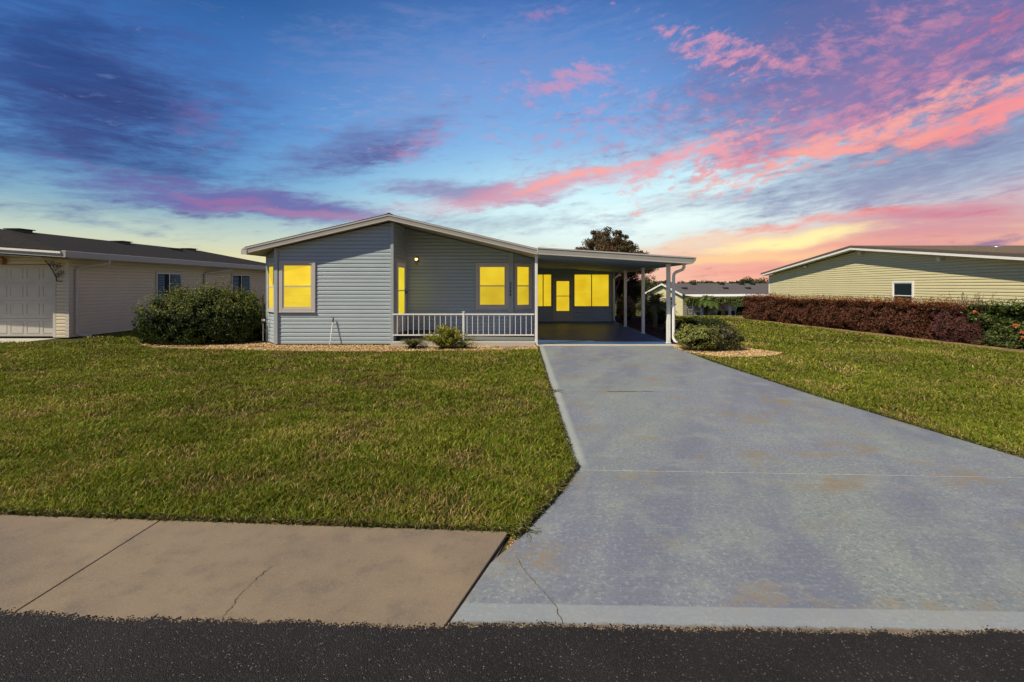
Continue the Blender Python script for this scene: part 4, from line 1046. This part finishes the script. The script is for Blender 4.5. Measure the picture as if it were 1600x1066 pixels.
def dome(n, c, r, lump=.16, shell=.32, seed=1, zmin=-.2, power=2.4, freq=3.0):
    """points near the surface of a lumpy squashed dome, and their outward directions"""
    d = G.normal(0, 1, (int(n*1.9), 3)); d /= np.linalg.norm(d, axis=1, keepdims=True); d = d[d[:,2] > zmin][:n]
    k = (np.abs(d)**power).sum(1)**(-1/power)      # superellipsoid: flatter top and fuller sides
    th = np.arctan2(d[:,1], d[:,0]); f = fbm(th*freq+5, d[:,2]*freq*1.2+3, seed, 3)+.35*fbm(th*freq*3, d[:,2]*freq*4, seed+3, 2)
    depth = G.random(len(d))**1.6*shell
    rad = k*(1+lump*(f-.62)*2)*(1-depth)
    pts = d*rad[:,None]*np.array(r)+np.array(c); nn = d/np.array(r); nn /= np.linalg.norm(nn, axis=1, keepdims=True)
    return pts, nn, depth/shell
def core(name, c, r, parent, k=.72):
    mb = MB(); mb.ball(c, 1.0, 16, 10, (r[0]*k, r[1]*k, r[2]*k)); o = mb.build(name, M['core'], parent)  # near-black solid standing in for the shade deep inside the foliage
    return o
def shrub(name, c, r, n, size, cols, label, cat='bush', p=None, lump=.16, seed=1, lit_sprigs=0, zmin=-.35, power=2.4, group=None, asp=.5, kk=.72, jit=.5, tip=None):
    t_ = thing(name, (c[0], c[1], c[2]), label, cat, group)
    pts, nn, dp = dome(int(n*1.5), c, r, lump, .34, seed, zmin, power)
    pts, nn = pockets(pts, nn, r, seed)
    if lit_sprigs:
        a = np.where(nn[:,2] > .35)[0]; a = a[G.integers(0, len(a), lit_sprigs)]; L = G.uniform(.04, .16, lit_sprigs)[:,None]*max(r)/1.2
        up = nn[a]*.8+np.array([0,0,.55])+G.normal(0,.25,(lit_sprigs,3)); sp = [pts[a]+up*L*f for f in (.35,.7,1.0)]
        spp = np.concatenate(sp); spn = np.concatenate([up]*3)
    pts[:,2] = np.maximum(pts[:,2], .01+G.random(len(pts))*.04)
    leaves('foliage', pts, nn, size, cols, t_, p, asp, jit=jit)
    if lit_sprigs: leaves('lit_top_leaves', spp, spn, size*.9, tip or cols, t_, None, asp*.8, jit=.8)  # paler leaves on the top: sunlight put into the leaf colour
    core('shade_core', c, r, t_, kk)
    mb = MB()
    for k in range(6):
        a = k*1.05+.3; mb.tube([(c[0]+.08*math.cos(a), c[1]+.08*math.sin(a), -.03), (c[0]+r[0]*.35*math.cos(a), c[1]+r[1]*.35*math.sin(a), c[2]), (c[0]+r[0]*.6*math.cos(a), c[1]+r[1]*.6*math.sin(a), c[2]+r[2]*.5)], [.03*r[2]+.008, .018*r[2]+.005, .006], 6)
    mb.build('stem', M['stem'], t_)
    return t_
GRN = [(.055,.085,.012),(.085,.125,.016),(.035,.055,.010),(.13,.17,.03)]
# big bush left of the house
shrub('round_bush', (-9.14, 13.35, .56), (1.78, 1.26, .93), 42000, .060, [(.030,.052,.010),(.048,.075,.012),(.020,.034,.008),(.080,.105,.018)], 'big dark green rounded bush between the cream house and the bay window', p=[.36,.3,.22,.12], lump=.14, seed=5, lit_sprigs=2600, zmin=-.62, power=2.2, kk=.84, tip=[(.15,.17,.02),(.11,.14,.018),(.20,.20,.03)])
# bush by the carport post
tb = thing('low_bush', (4.72, 11.55, .28), 'low green and purple bush beside the front carport post and driveway', 'bush')
p1, n1, _ = dome(10000, (4.42, 11.45, .28), (.48, .48, .32), .22, .35, 11, -.6, 2.8); p2, n2, _ = dome(10000, (5.03, 11.60, .27), (.50, .48, .33), .22, .35, 12, -.6, 2.8)
p1, n1 = pockets(p1, n1, (.5,.5,.4), 3); p2, n2 = pockets(p2, n2, (.5,.5,.4), 8)
for pp in (p1, p2): pp[:,2] = np.maximum(pp[:,2], .01)
leaves('foliage', p1, n1, .046, [(.22,.24,.05),(.15,.18,.04),(.30,.29,.10),(.09,.08,.06)], tb, [.4,.3,.15,.15], .6)  # sunlit left and shaded right put into leaf colours; purple mix is real
leaves('foliage', p2, n2, .046, [(.13,.16,.035),(.07,.045,.045),(.05,.035,.04),(.14,.15,.05)], tb, [.33,.27,.22,.18], .6)
core('shade_core', (4.42, 11.45, .26), (.48,.48,.34), tb, .7); core('shade_core', (5.03, 11.60, .25), (.5,.48,.35), tb, .7)
# maroon hedge: separate clipped plants standing close together
HED = [GP(1165,498), GP(1600,549)]
MAR = [(.090,.034,.020),(.135,.050,.028),(.045,.018,.013),(.20,.078,.036)]
h0 = Vector((11.0, 22.3)); h1 = Vector((12.43, 12.7)); hd = (h1-h0); Lh = hd.length; hd.normalize(); hn = Vector((hd.y, -hd.x))
if hn.x > 0: hn = -hn
def hedge_run(name, s0, s1, h, dep, n, size, cols, label, cat, p=None, seed=1, tips=(.26,.105,.03), tipn=.25, group=None, asp=.5):
    q0 = h0+hd*s0; t_ = thing(name, (q0.x, q0.y, -.03), label, cat, group)
    L = s1-s0
    # front face, top, back and ends of a soft-edged box
    k = G.choice(4, n, p=[.50,.34,.08,.08]); u = G.random(n)*L; v = G.random(n)
    s = u.copy(); nn_ = np.zeros(n); z = np.zeros(n); ox = np.zeros((n, 3))
    fr_ = k == 0; tp = k == 1; bk = k == 2; en = k == 3
    nn_[fr_] = 0; z[fr_] = v[fr_]*h; nn_[tp] = v[tp]*dep; z[tp] = h; nn_[bk] = dep; z[bk] = v[bk]*h
    s[en] = np.where(G.random(en.sum()) < .5, 0, L); nn_[en] = v[en]*dep; z[en] = G.random(en.sum())*h
    g1 = fbm((s+s0)*2.2+seed, z*2.5+nn_*2, 31, 3)-.5; g2 = fbm((s+s0)*6, nn_*5+z*5, 37, 3)-.5
    dpt = G.random(n)**1.5*.13
    nn_ = np.where(fr_, -g1*.42-g2*.16+dpt+.05, nn_); 
    z = np.where(tp, h+g1*.20+g2*.16-dpt*.9, z*(1+g1*.10))
    rnd_ = np.clip((z-(h-.30))/.30, 0, 1)**2*.26; nn_ = np.where(fr_, nn_+rnd_, nn_)
    bot = np.clip(1-z/.25, 0, 1)*.10; nn_ = np.where(fr_, nn_+bot, nn_)
    s = s + np.where(s > L*.5, 1, -1)*(np.clip((np.abs(s-L/2)-(L/2-.25))/.25, 0, 1))*g1*.7
    X_ = q0.x+hd.x*s-hn.x*nn_; Y_ = q0.y+hd.y*s-hn.y*nn_; Z_ = np.maximum(z-.03, -.01)
    nr = np.zeros((n, 3)); nr[fr_] = (hn.x, hn.y, .25); nr[tp] = (0,0,1); nr[bk] = (-hn.x,-hn.y,.2); nr[en] = (0,-.6,.3)
    pts = np.stack([X_, Y_, Z_], 1)
    nt = int(n*tipn); a = np.where(tp)[0]; a = a[G.integers(0, len(a), nt)]
    tipz = G.random(nt)[:,None]**1.3*np.array([0,0,.22]) + G.normal(0,.02,(nt,3))
    pts2 = pts[a]+tipz; cols2 = np.array(cols+[tips, tuple(x*1.25 for x in tips)])
    leaves('foliage', pts, nr, size, cols, t_, p, asp)
    leaves('foliage', pts2, nr[a]+np.array([0,0,.2]), size*.8, [tips, tuple(x*.7 for x in tips), tuple(x*1.3 for x in tips)], t_, None, asp)
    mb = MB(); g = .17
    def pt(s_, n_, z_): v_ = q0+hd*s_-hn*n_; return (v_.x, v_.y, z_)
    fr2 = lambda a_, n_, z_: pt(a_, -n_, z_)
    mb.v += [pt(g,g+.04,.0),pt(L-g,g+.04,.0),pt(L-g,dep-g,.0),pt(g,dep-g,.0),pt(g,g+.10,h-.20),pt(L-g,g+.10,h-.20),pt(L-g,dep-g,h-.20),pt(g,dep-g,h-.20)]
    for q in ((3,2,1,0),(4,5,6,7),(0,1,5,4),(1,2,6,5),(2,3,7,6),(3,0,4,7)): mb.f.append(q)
    mb.build('shade_core', M['core'], t_)  # dark solid in place of the shade inside the hedge
    return t_
hedge_run('hedge', -.2, Lh-1.02, 1.06, .9, 52000, .058, MAR, 'long clipped maroon hedge in front of the pale yellow house', 'hedge', [.36,.28,.22,.14], 1)
hedge_run('maroon_shrub', Lh-1.0, Lh+.22, 1.0, .9, 13000, .042, [(.085,.030,.028),(.12,.045,.035),(.045,.02,.022),(.17,.07,.045)], 'maroon shrub with tall twiggy top between the long hedge and the orange-flowered shrub', 'bush', [.36,.28,.22,.14], 4)
fsb = hedge_run('flowering_shrub', Lh+.14, Lh+2.6, 1.06, 1.1, 26000, .075, [(.040,.060,.016),(.075,.105,.020),(.02,.032,.010),(.15,.18,.04)], 'leafy green shrub with orange flower clusters at the right edge', 'bush', [.34,.30,.22,.14], 7, tips=(.08,.13,.025), tipn=.10, asp=.55)
# flower clusters
for k in range(14):
    s_ = Lh+.14+G.uniform(.05, 2.3); z_ = G.uniform(.15, 1.02); v_ = h0+hd*s_+hn*.02
    a = np.array([v_.x, v_.y, z_])+G.normal(0, 1, (44, 3))*np.array([.026,.026,.022])
    leaves('flower_cluster', a, np.tile([hn.x, hn.y, .5], (44, 1)), .032, [(.50,.12,.03),(.58,.22,.08),(.40,.07,.03)], fsb, None, .8)
# wispy twigs above the maroon shrub
mb = MB(); tw = []
for k in range(40):
    s_ = Lh-.55+G.uniform(0, .6); v_ = h0+hd*s_-hn*.4; a = (v_.x+G.normal(0,.1), v_.y+G.normal(0,.1), .85); L = G.uniform(.25,.62)
    e = (a[0]+G.normal(0,.14), a[1]+G.normal(0,.12), a[2]+L); mb.tube([a, ((a[0]+e[0])/2+.01, (a[1]+e[1])/2, (a[2]+e[2])/2), e], [.006,.004,.002], 4)
    f_ = G.random(26)[:,None]; tw.append(np.array(a)*(1-f_)+np.array(e)*f_+G.normal(0,.015,(26,3)))
ms = bpy.data.objects['maroon_shrub']; mb.build('twigs', M['stem'], ms); tw = np.concatenate(tw)
leaves('twig_leaves', tw, np.tile([0.,0,1], (len(tw),1)), .028, [(.20,.11,.08),(.26,.16,.12),(.12,.05,.04)], ms)

def tufts(name, c, n, h, spread, w, cols, label, cat='plant', arch=.6, seed=0, base=.06):
    """clump of strap leaves"""
    t_ = thing(name, c, label, cat)
    Vs, Fs, Cs, o_ = [], [], [], 0
    for k in range(n):
        a = G.uniform(0, 6.283); r0 = G.uniform(0, base); L = h*G.uniform(.6, 1.15); sp = spread*G.uniform(.15, 1.1)
        seg = 6; col = np.array(cols[G.integers(0, len(cols))])*G.uniform(.7,1.3)
        for i in range(seg+1):
            f = i/seg; rr = r0+sp*f**1.4; z = L*(f-arch*f**2.6)
            x = c[0]+math.cos(a)*rr; y = c[1]+math.sin(a)*rr; ww = w*(1-f**2)*.5+.0008
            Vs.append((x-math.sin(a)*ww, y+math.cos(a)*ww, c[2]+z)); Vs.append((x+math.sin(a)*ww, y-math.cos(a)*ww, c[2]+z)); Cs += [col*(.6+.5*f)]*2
            if i < seg: Fs.append((o_+2*i, o_+2*i+1, o_+2*i+3, o_+2*i+2))
        o_ += 2*(seg+1)
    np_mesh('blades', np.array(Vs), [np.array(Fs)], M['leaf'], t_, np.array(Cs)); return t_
# lime bush and tuft in front of the porch
def airy(name, c, r, n, size, cols, label, twn=50):
    t_ = thing(name, (c[0], c[1], 0), label, 'bush'); mb = MB(); pts = []; nn = []
    for k in range(twn):
        d = np.array([G.normal(0,.75)*r[0], G.normal(0,.7)*r[1], 0]); L = np.array([d[0], d[1], r[2]*G.uniform(.5, 1.25)*max(.35, 1-(abs(d[0])/r[0]/2.1)**2)])
        a = np.array([c[0]+d[0]*.2, c[1]+d[1]*.2, 0.0]); e = a+L; mb.tube([tuple(a), tuple(a+L*.5+np.array([0,0,.05])), tuple(e)], [.006,.004,.002], 4)
        m_ = n//twn; f = G.uniform(.15, 1.05, (m_,1)); pts.append(a*(1-f)+e*f+np.array([0,0,.05])*(4*f*(1-f))+G.normal(0, .03, (m_, 3))); nn.append(np.tile(L/np.linalg.norm(L), (m_,1)))
    pts = np.concatenate(pts); pts[:,2] = np.maximum(pts[:,2], 0.01)
    mb.build('stem', M['stem'], t_); leaves('foliage', pts, np.concatenate(nn), size, cols, t_, None, .32, jit=1.0); return t_
airy('feathery_bush', (-1.93, 11.72, 0), (.40, .24, .46), 11000, .05, [(.30,.31,.03),(.22,.24,.03),(.40,.38,.07),(.13,.15,.02)], 'feathery lime green bush in front of the white porch railing', 70)
tufts('grassy_tuft', (-2.82, 11.78, 0), 420, .42, .40, .026, [(.05,.085,.025),(.09,.13,.035),(.14,.06,.045),(.20,.23,.08)], 'dark grassy tuft left of the feathery bush by the porch corner', seed=1)
tufts('small_tuft', (-1.50, 11.78, 0), 120, .26, .26, .014, [(.10,.13,.03),(.07,.10,.025),(.18,.20,.06)], 'small green tuft right of the feathery bush under the rail post')
tufts('weed_clump', (.03, 2.97, -.02), 60, .065, .085, .006, [(.10,.15,.02),(.14,.18,.03),(.22,.20,.06)], 'little weed clump at the corner where pavement meets driveway', base=.07)
tufts('weed_clump', (.50, 6.90, 0), 30, .05, .10, .010, [(.09,.11,.02),(.14,.13,.04)], 'small weed growing at the left end of the driveway joint', base=.12)

def limb(mb, a, b, r0, r1, wob=.05, n=5):
    a, b = Vector(a), Vector(b); pts = []; L = (b-a).length
    for i in range(n+1):
        f = i/n; p = a.lerp(b, f)
        if 0 < i < n: p += Vector((rnd.uniform(-1,1), rnd.uniform(-1,1), rnd.uniform(-.5,.5)))*wob*L
        pts.append(tuple(p))
    mb.tube(pts, [r0+(r1-r0)*i/n for i in range(n+1)], 7); return pts
def tree(name, base, h, r, label, cols, p=None, n=16000, size=.07, trunks=1, crown_lo=.45, clumps=26, cl_r=.42, group=None, tr=.09, spray=False, flat=.75):
    t_ = thing(name, base, label, 'tree', group); mb = MB(); tips = []
    for k in range(trunks):
        a = k*2*math.pi/max(trunks,1)+.4; sp = .28*r if trunks > 1 else .05*r
        q = Vector(base)+Vector((math.cos(a)*sp, math.sin(a)*sp, h*crown_lo)); limb(mb, Vector(base)+Vector((math.cos(a)*.07, math.sin(a)*.07, 0))*(trunks > 1), q, tr, tr*.6)
        for j in range(clumps//trunks):
            th = G.uniform(0, 6.283); ph = math.acos(G.uniform(-.05, 1)); rr = r*G.uniform(.45, .98)
            e = Vector(base)+Vector((rr*math.sin(ph)*math.cos(th), rr*math.sin(ph)*math.sin(th), h*crown_lo+(h*(1-crown_lo))*G.uniform(.55,.98)*max(.08, math.cos(ph))+.0))
            limb(mb, q if j % 2 else Vector(base).lerp(q, .8), e, tr*.4, tr*.08, .07); tips.append(np.array(e))
    mb.build('trunk', M['bark'], t_, smooth=True)
    tips = np.array(tips); m_ = n//len(tips); pts = []; nn = []
    for e in tips:
        d = G.normal(0, 1, (m_, 3)); d /= np.linalg.norm(d, axis=1, keepdims=True); rr = cl_r*r*G.uniform(.5,1.2)*G.random((m_,1))**.45
        pts.append(e+d*rr*np.array([1,1,flat])); nn.append(d)
    leaves('crown', np.concatenate(pts), np.concatenate(nn), size, cols, t_, p, .55); return t_
# crape myrtle behind the carport
tree('crape_myrtle', (4.30, 22.6, -.03), 4.55, 2.3, 'reddish-brown leaved crape myrtle rising above the carport roof',
     [(.12,.065,.035),(.085,.095,.03),(.17,.06,.045),(.05,.04,.025)], [.35,.3,.15,.2], 44000, .09, 3, .50, 216, .125, tr=.05)
tree('shade_tree', (5.55, 24.5, -.1), 3.05, 1.15, 'dense dark tree seen between the carport posts below the roof',
     [(.022,.034,.012),(.034,.048,.016),(.05,.03,.022)], None, 16000, .08, 2, .32, 30, .42, tr=.06)
shrub('croton_shrub', (4.72, 20.6, .45), (.42, .42, .62), 3800, .075, [(.30,.09,.05),(.18,.20,.05),(.36,.18,.09),(.08,.10,.03)], 'reddish leafy shrub at the back right corner of the carport', lump=.2, seed=41)
shrub('dark_shrub', (5.75, 19.2, .42), (.62, .5, .62), 5200, .07, [(.03,.045,.015),(.05,.07,.02),(.06,.035,.025)], 'dark green shrub behind the middle carport post', lump=.2, seed=42)
shrub('yellow_green_shrub', (6.45, 20.8, .30), (.5, .45, .48), 3600, .07, [(.20,.24,.05),(.14,.18,.04),(.26,.27,.08)], 'yellow-green shrub to the right of the spiky palm', lump=.2, seed=43)
def fronds(name, base, n, L, cols, label, trunk_h=.3, tr=.09, up=(.15, 1.2), leaf=.28, lw=.018, droop=.55, cat='palm', pair=26):
    t_ = thing(name, base, label, cat); Vs, Fs, Cs = [], [], []; mb = MB(); top = Vector(base)+Vector((0,0,trunk_h))
    tk = MB(); pts = [tuple(Vector(base)+Vector((.02*math.sin(i), .02*math.cos(i), trunk_h*i/6))) for i in range(7)]
    tk.tube(pts, [tr*(1+.12*(i % 2)) for i in range(7)], 9); tk.build('trunk', M['bark'], t_)
    for k in range(n):
        a = G.uniform(0, 6.283); e = G.uniform(*up); l_ = L*G.uniform(.75, 1.1); col = np.array(cols[G.integers(0, len(cols))])*G.uniform(.75,1.25)
        dirh = Vector((math.cos(a), math.sin(a), 0)); side = Vector((-math.sin(a), math.cos(a), 0)); rp = []
        for i in range(9):
            f = i/8; rp.append(top+dirh*(l_*f*math.cos(e)*(1-.12*f))+Vector((0,0,l_*(f*math.sin(e)-droop*f*f))))
        mb.tube([tuple(q) for q in rp], [.012*(1-i/10) for i in range(9)], 4)
        for i in range(pair):
            f = .12+.88*i/pair; q = f*8; i0 = min(7, int(q)); c = rp[i0].lerp(rp[i0+1], q-i0); tan = (rp[i0+1]-rp[i0]).normalized()
            ll = leaf*math.sin(math.pi*min(.97, f*.85+.12))*G.uniform(.8,1.1)
            for sgn in (-1, 1):
                d = (side*sgn*.85+tan*.55+Vector((0,0,G.uniform(-.25,.15)))).normalized(); tip = c+d*ll; w = tan*lw*.5
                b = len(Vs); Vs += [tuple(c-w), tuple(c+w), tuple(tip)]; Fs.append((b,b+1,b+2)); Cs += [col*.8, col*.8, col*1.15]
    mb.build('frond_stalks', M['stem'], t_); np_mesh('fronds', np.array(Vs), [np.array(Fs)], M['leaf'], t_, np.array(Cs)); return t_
fronds('pygmy_date_palm', (5.15, 17.6, -.03), 46, 1.05, [(.15,.18,.06),(.10,.13,.04),(.40,.32,.17)], 'spiky dark small palm between the front and middle carport posts', .92, .08, (-.1, 1.3), .30, .024)
fronds('queen_palm', (P(1108,499,41)[0], 41, -1.45), 26, 1.55, [(.11,.18,.03),(.15,.22,.05),(.08,.12,.025)], 'slender palm tree in front of the distant covered patio', 1.75, .10, (-.2, 1.35), .55, .07, .75)
# vines along the edge of the distant patio roof
for k, (pa, pb) in enumerate(((1070,1096),(1118,1162))):
    a = far_pt(pa, 2.75); b = far_pt(pb, 2.75); n = 2600; f = G.random(n); x = a.x+(b.x-a.x)*f; y = a.y+(b.y-a.y)*f
    z = .55-G.random(n)**1.5*(.45+.5*fbm(f*9, f*0, 3, 2)); t_ = thing('hanging_vine', (a.x, a.y, .5), ['hanging green vine over the left end of the distant patio roof edge', 'hanging green vine over the right end of the distant patio roof edge'][k], 'vine', 'vines on the distant patio')
    leaves('foliage', np.stack([x, y+G.normal(0,.12,n), z], 1), np.tile([0,-1.,.3],(n,1)), .16, [(.15,.19,.04),(.22,.24,.08),(.09,.12,.03)], t_)
shrub('green_shrub', (P(1167,480,36)[0], 36, -.55), (1.15, .9, 1.35), 6500, .13, [(.06,.10,.02),(.09,.13,.025),(.04,.06,.015)], 'green shrub at the far left end of the maroon hedge', lump=.22, seed=51)
shrub('patio_shrub', (P(1130,497,42)[0], 42, -1.3), (.5, .4, .4), 900, .12, [(.12,.10,.05),(.09,.10,.03)], 'small shrub at the foot of the distant patio posts', lump=.2, seed=52)
shrub('wall_shrub', (P(1037,500,39)[0], 39, -1.2), (.9, .6, .75), 2600, .12, [(.08,.11,.03),(.05,.08,.02)], 'green shrub against the gable wall of the distant house', lump=.2, seed=53)
# small plants on the mulch strip, dark clump behind the front post
tufts('mulch_plant', (4.95, 15.6, 0), 160, .34, .38, .02, [(.05,.07,.02),(.08,.05,.03)], 'strappy dark plant in the mulch beside the carport floor')
shrub('shadowed_shrub', (6.2, 15.8, .18), (.85, .55, .34), 4200, .06, [(.025,.045,.012),(.04,.06,.016)], 'low dark green shrub on the lawn behind the front carport post', lump=.2, seed=61)
# far trees above the roofs
FT = [(1012,432,70,5.5),(992,436,74,5.0),(1068,441,120,6.5),(1088,435.5,120,8.0),(1112,441,120,6.5),(1134,440,120,8.0),(1168,437,120,8.0),(1192,436,120,8.0),(960,438,100,7)]
lab = ['bright green tree on the skyline just left of the front carport post', 'green tree on the skyline behind the middle carport post', 'low skyline tree above the left part of the distant roof',
       'tallest dark skyline tree above the middle of the distant roof', 'low skyline tree right of the tallest one', 'broad skyline tree above the palm side of the distant roof', 'rounded skyline tree left of the yellow house roof',
       'skyline tree partly hidden by the yellow house roof edge', 'skyline tree behind the crape myrtle']
for (px, py, yy, rr), lb_ in zip(FT, lab):
    x, _, z = P(px, py, yy); g0_ = float(zt(0, yy))
    tree('skyline_tree', (x, yy, g0_), z-g0_, rr*.62, lb_, [(.05,.075,.02),(.035,.05,.016),(.07,.09,.03)], None, 5200, .42 if yy > 90 else .26, 1, .25, 26, .36, 'trees on the skyline', tr=.2)
# far wood closing the horizon
n = 60000; th = G.uniform(-1.5, 1.5, n); rr = G.uniform(170, 230, n); hh = 4.2+2.4*fbm(th*40, th*0, 71, 4)
pts = np.stack([np.sin(th)*rr, np.cos(th)*rr, -2.2+G.random(n)**.7*(hh-.6)], 1)
wd = leaves('far_wood', pts, np.tile([0,-1.,.6],(n,1)), 1.5, [(.04,.055,.02),(.03,.04,.015),(.055,.065,.025)], None, None, .8); prop(wd, kind='stuff')
# tips of grass that spill over slab edges
n = 2600; x = G.uniform(-5, .05, n); y = 2.962-.0625*x+G.uniform(-.012,.02,n)
n2 = 1500; yy = G.uniform(2.9, 4.1, n2); xx = np.array([drl_x(v) for v in yy])-G.uniform(-.008,.03,n2)
n3 = 1600; y3 = G.uniform(4.0, 12, n3); x3 = np.array([drl_x(v) for v in y3])-G.uniform(-.012,.02,n3)
n4 = 3000; y4 = G.uniform(4.2, 10.2, n4); x4 = np.array([drr_x(v) for v in y4])+G.uniform(-.012,.02,n4)
x = np.concatenate([x, xx, x3, x4]); y = np.concatenate([y, yy, y3, y4]); n = len(x); pts = np.stack([x, y, G.uniform(-.005,.035,n)], 1)
L_ = G.uniform(.02,.055,n)
eg = leaves('edge_grass', pts, np.tile([0,0,1.],(n,1)), .05, [(.09,.12,.016),(.13,.15,.022),(.27,.22,.10),(.16,.12,.06),(.06,.09,.014)], None, None, .13, jit=.9); prop(eg, kind='stuff')
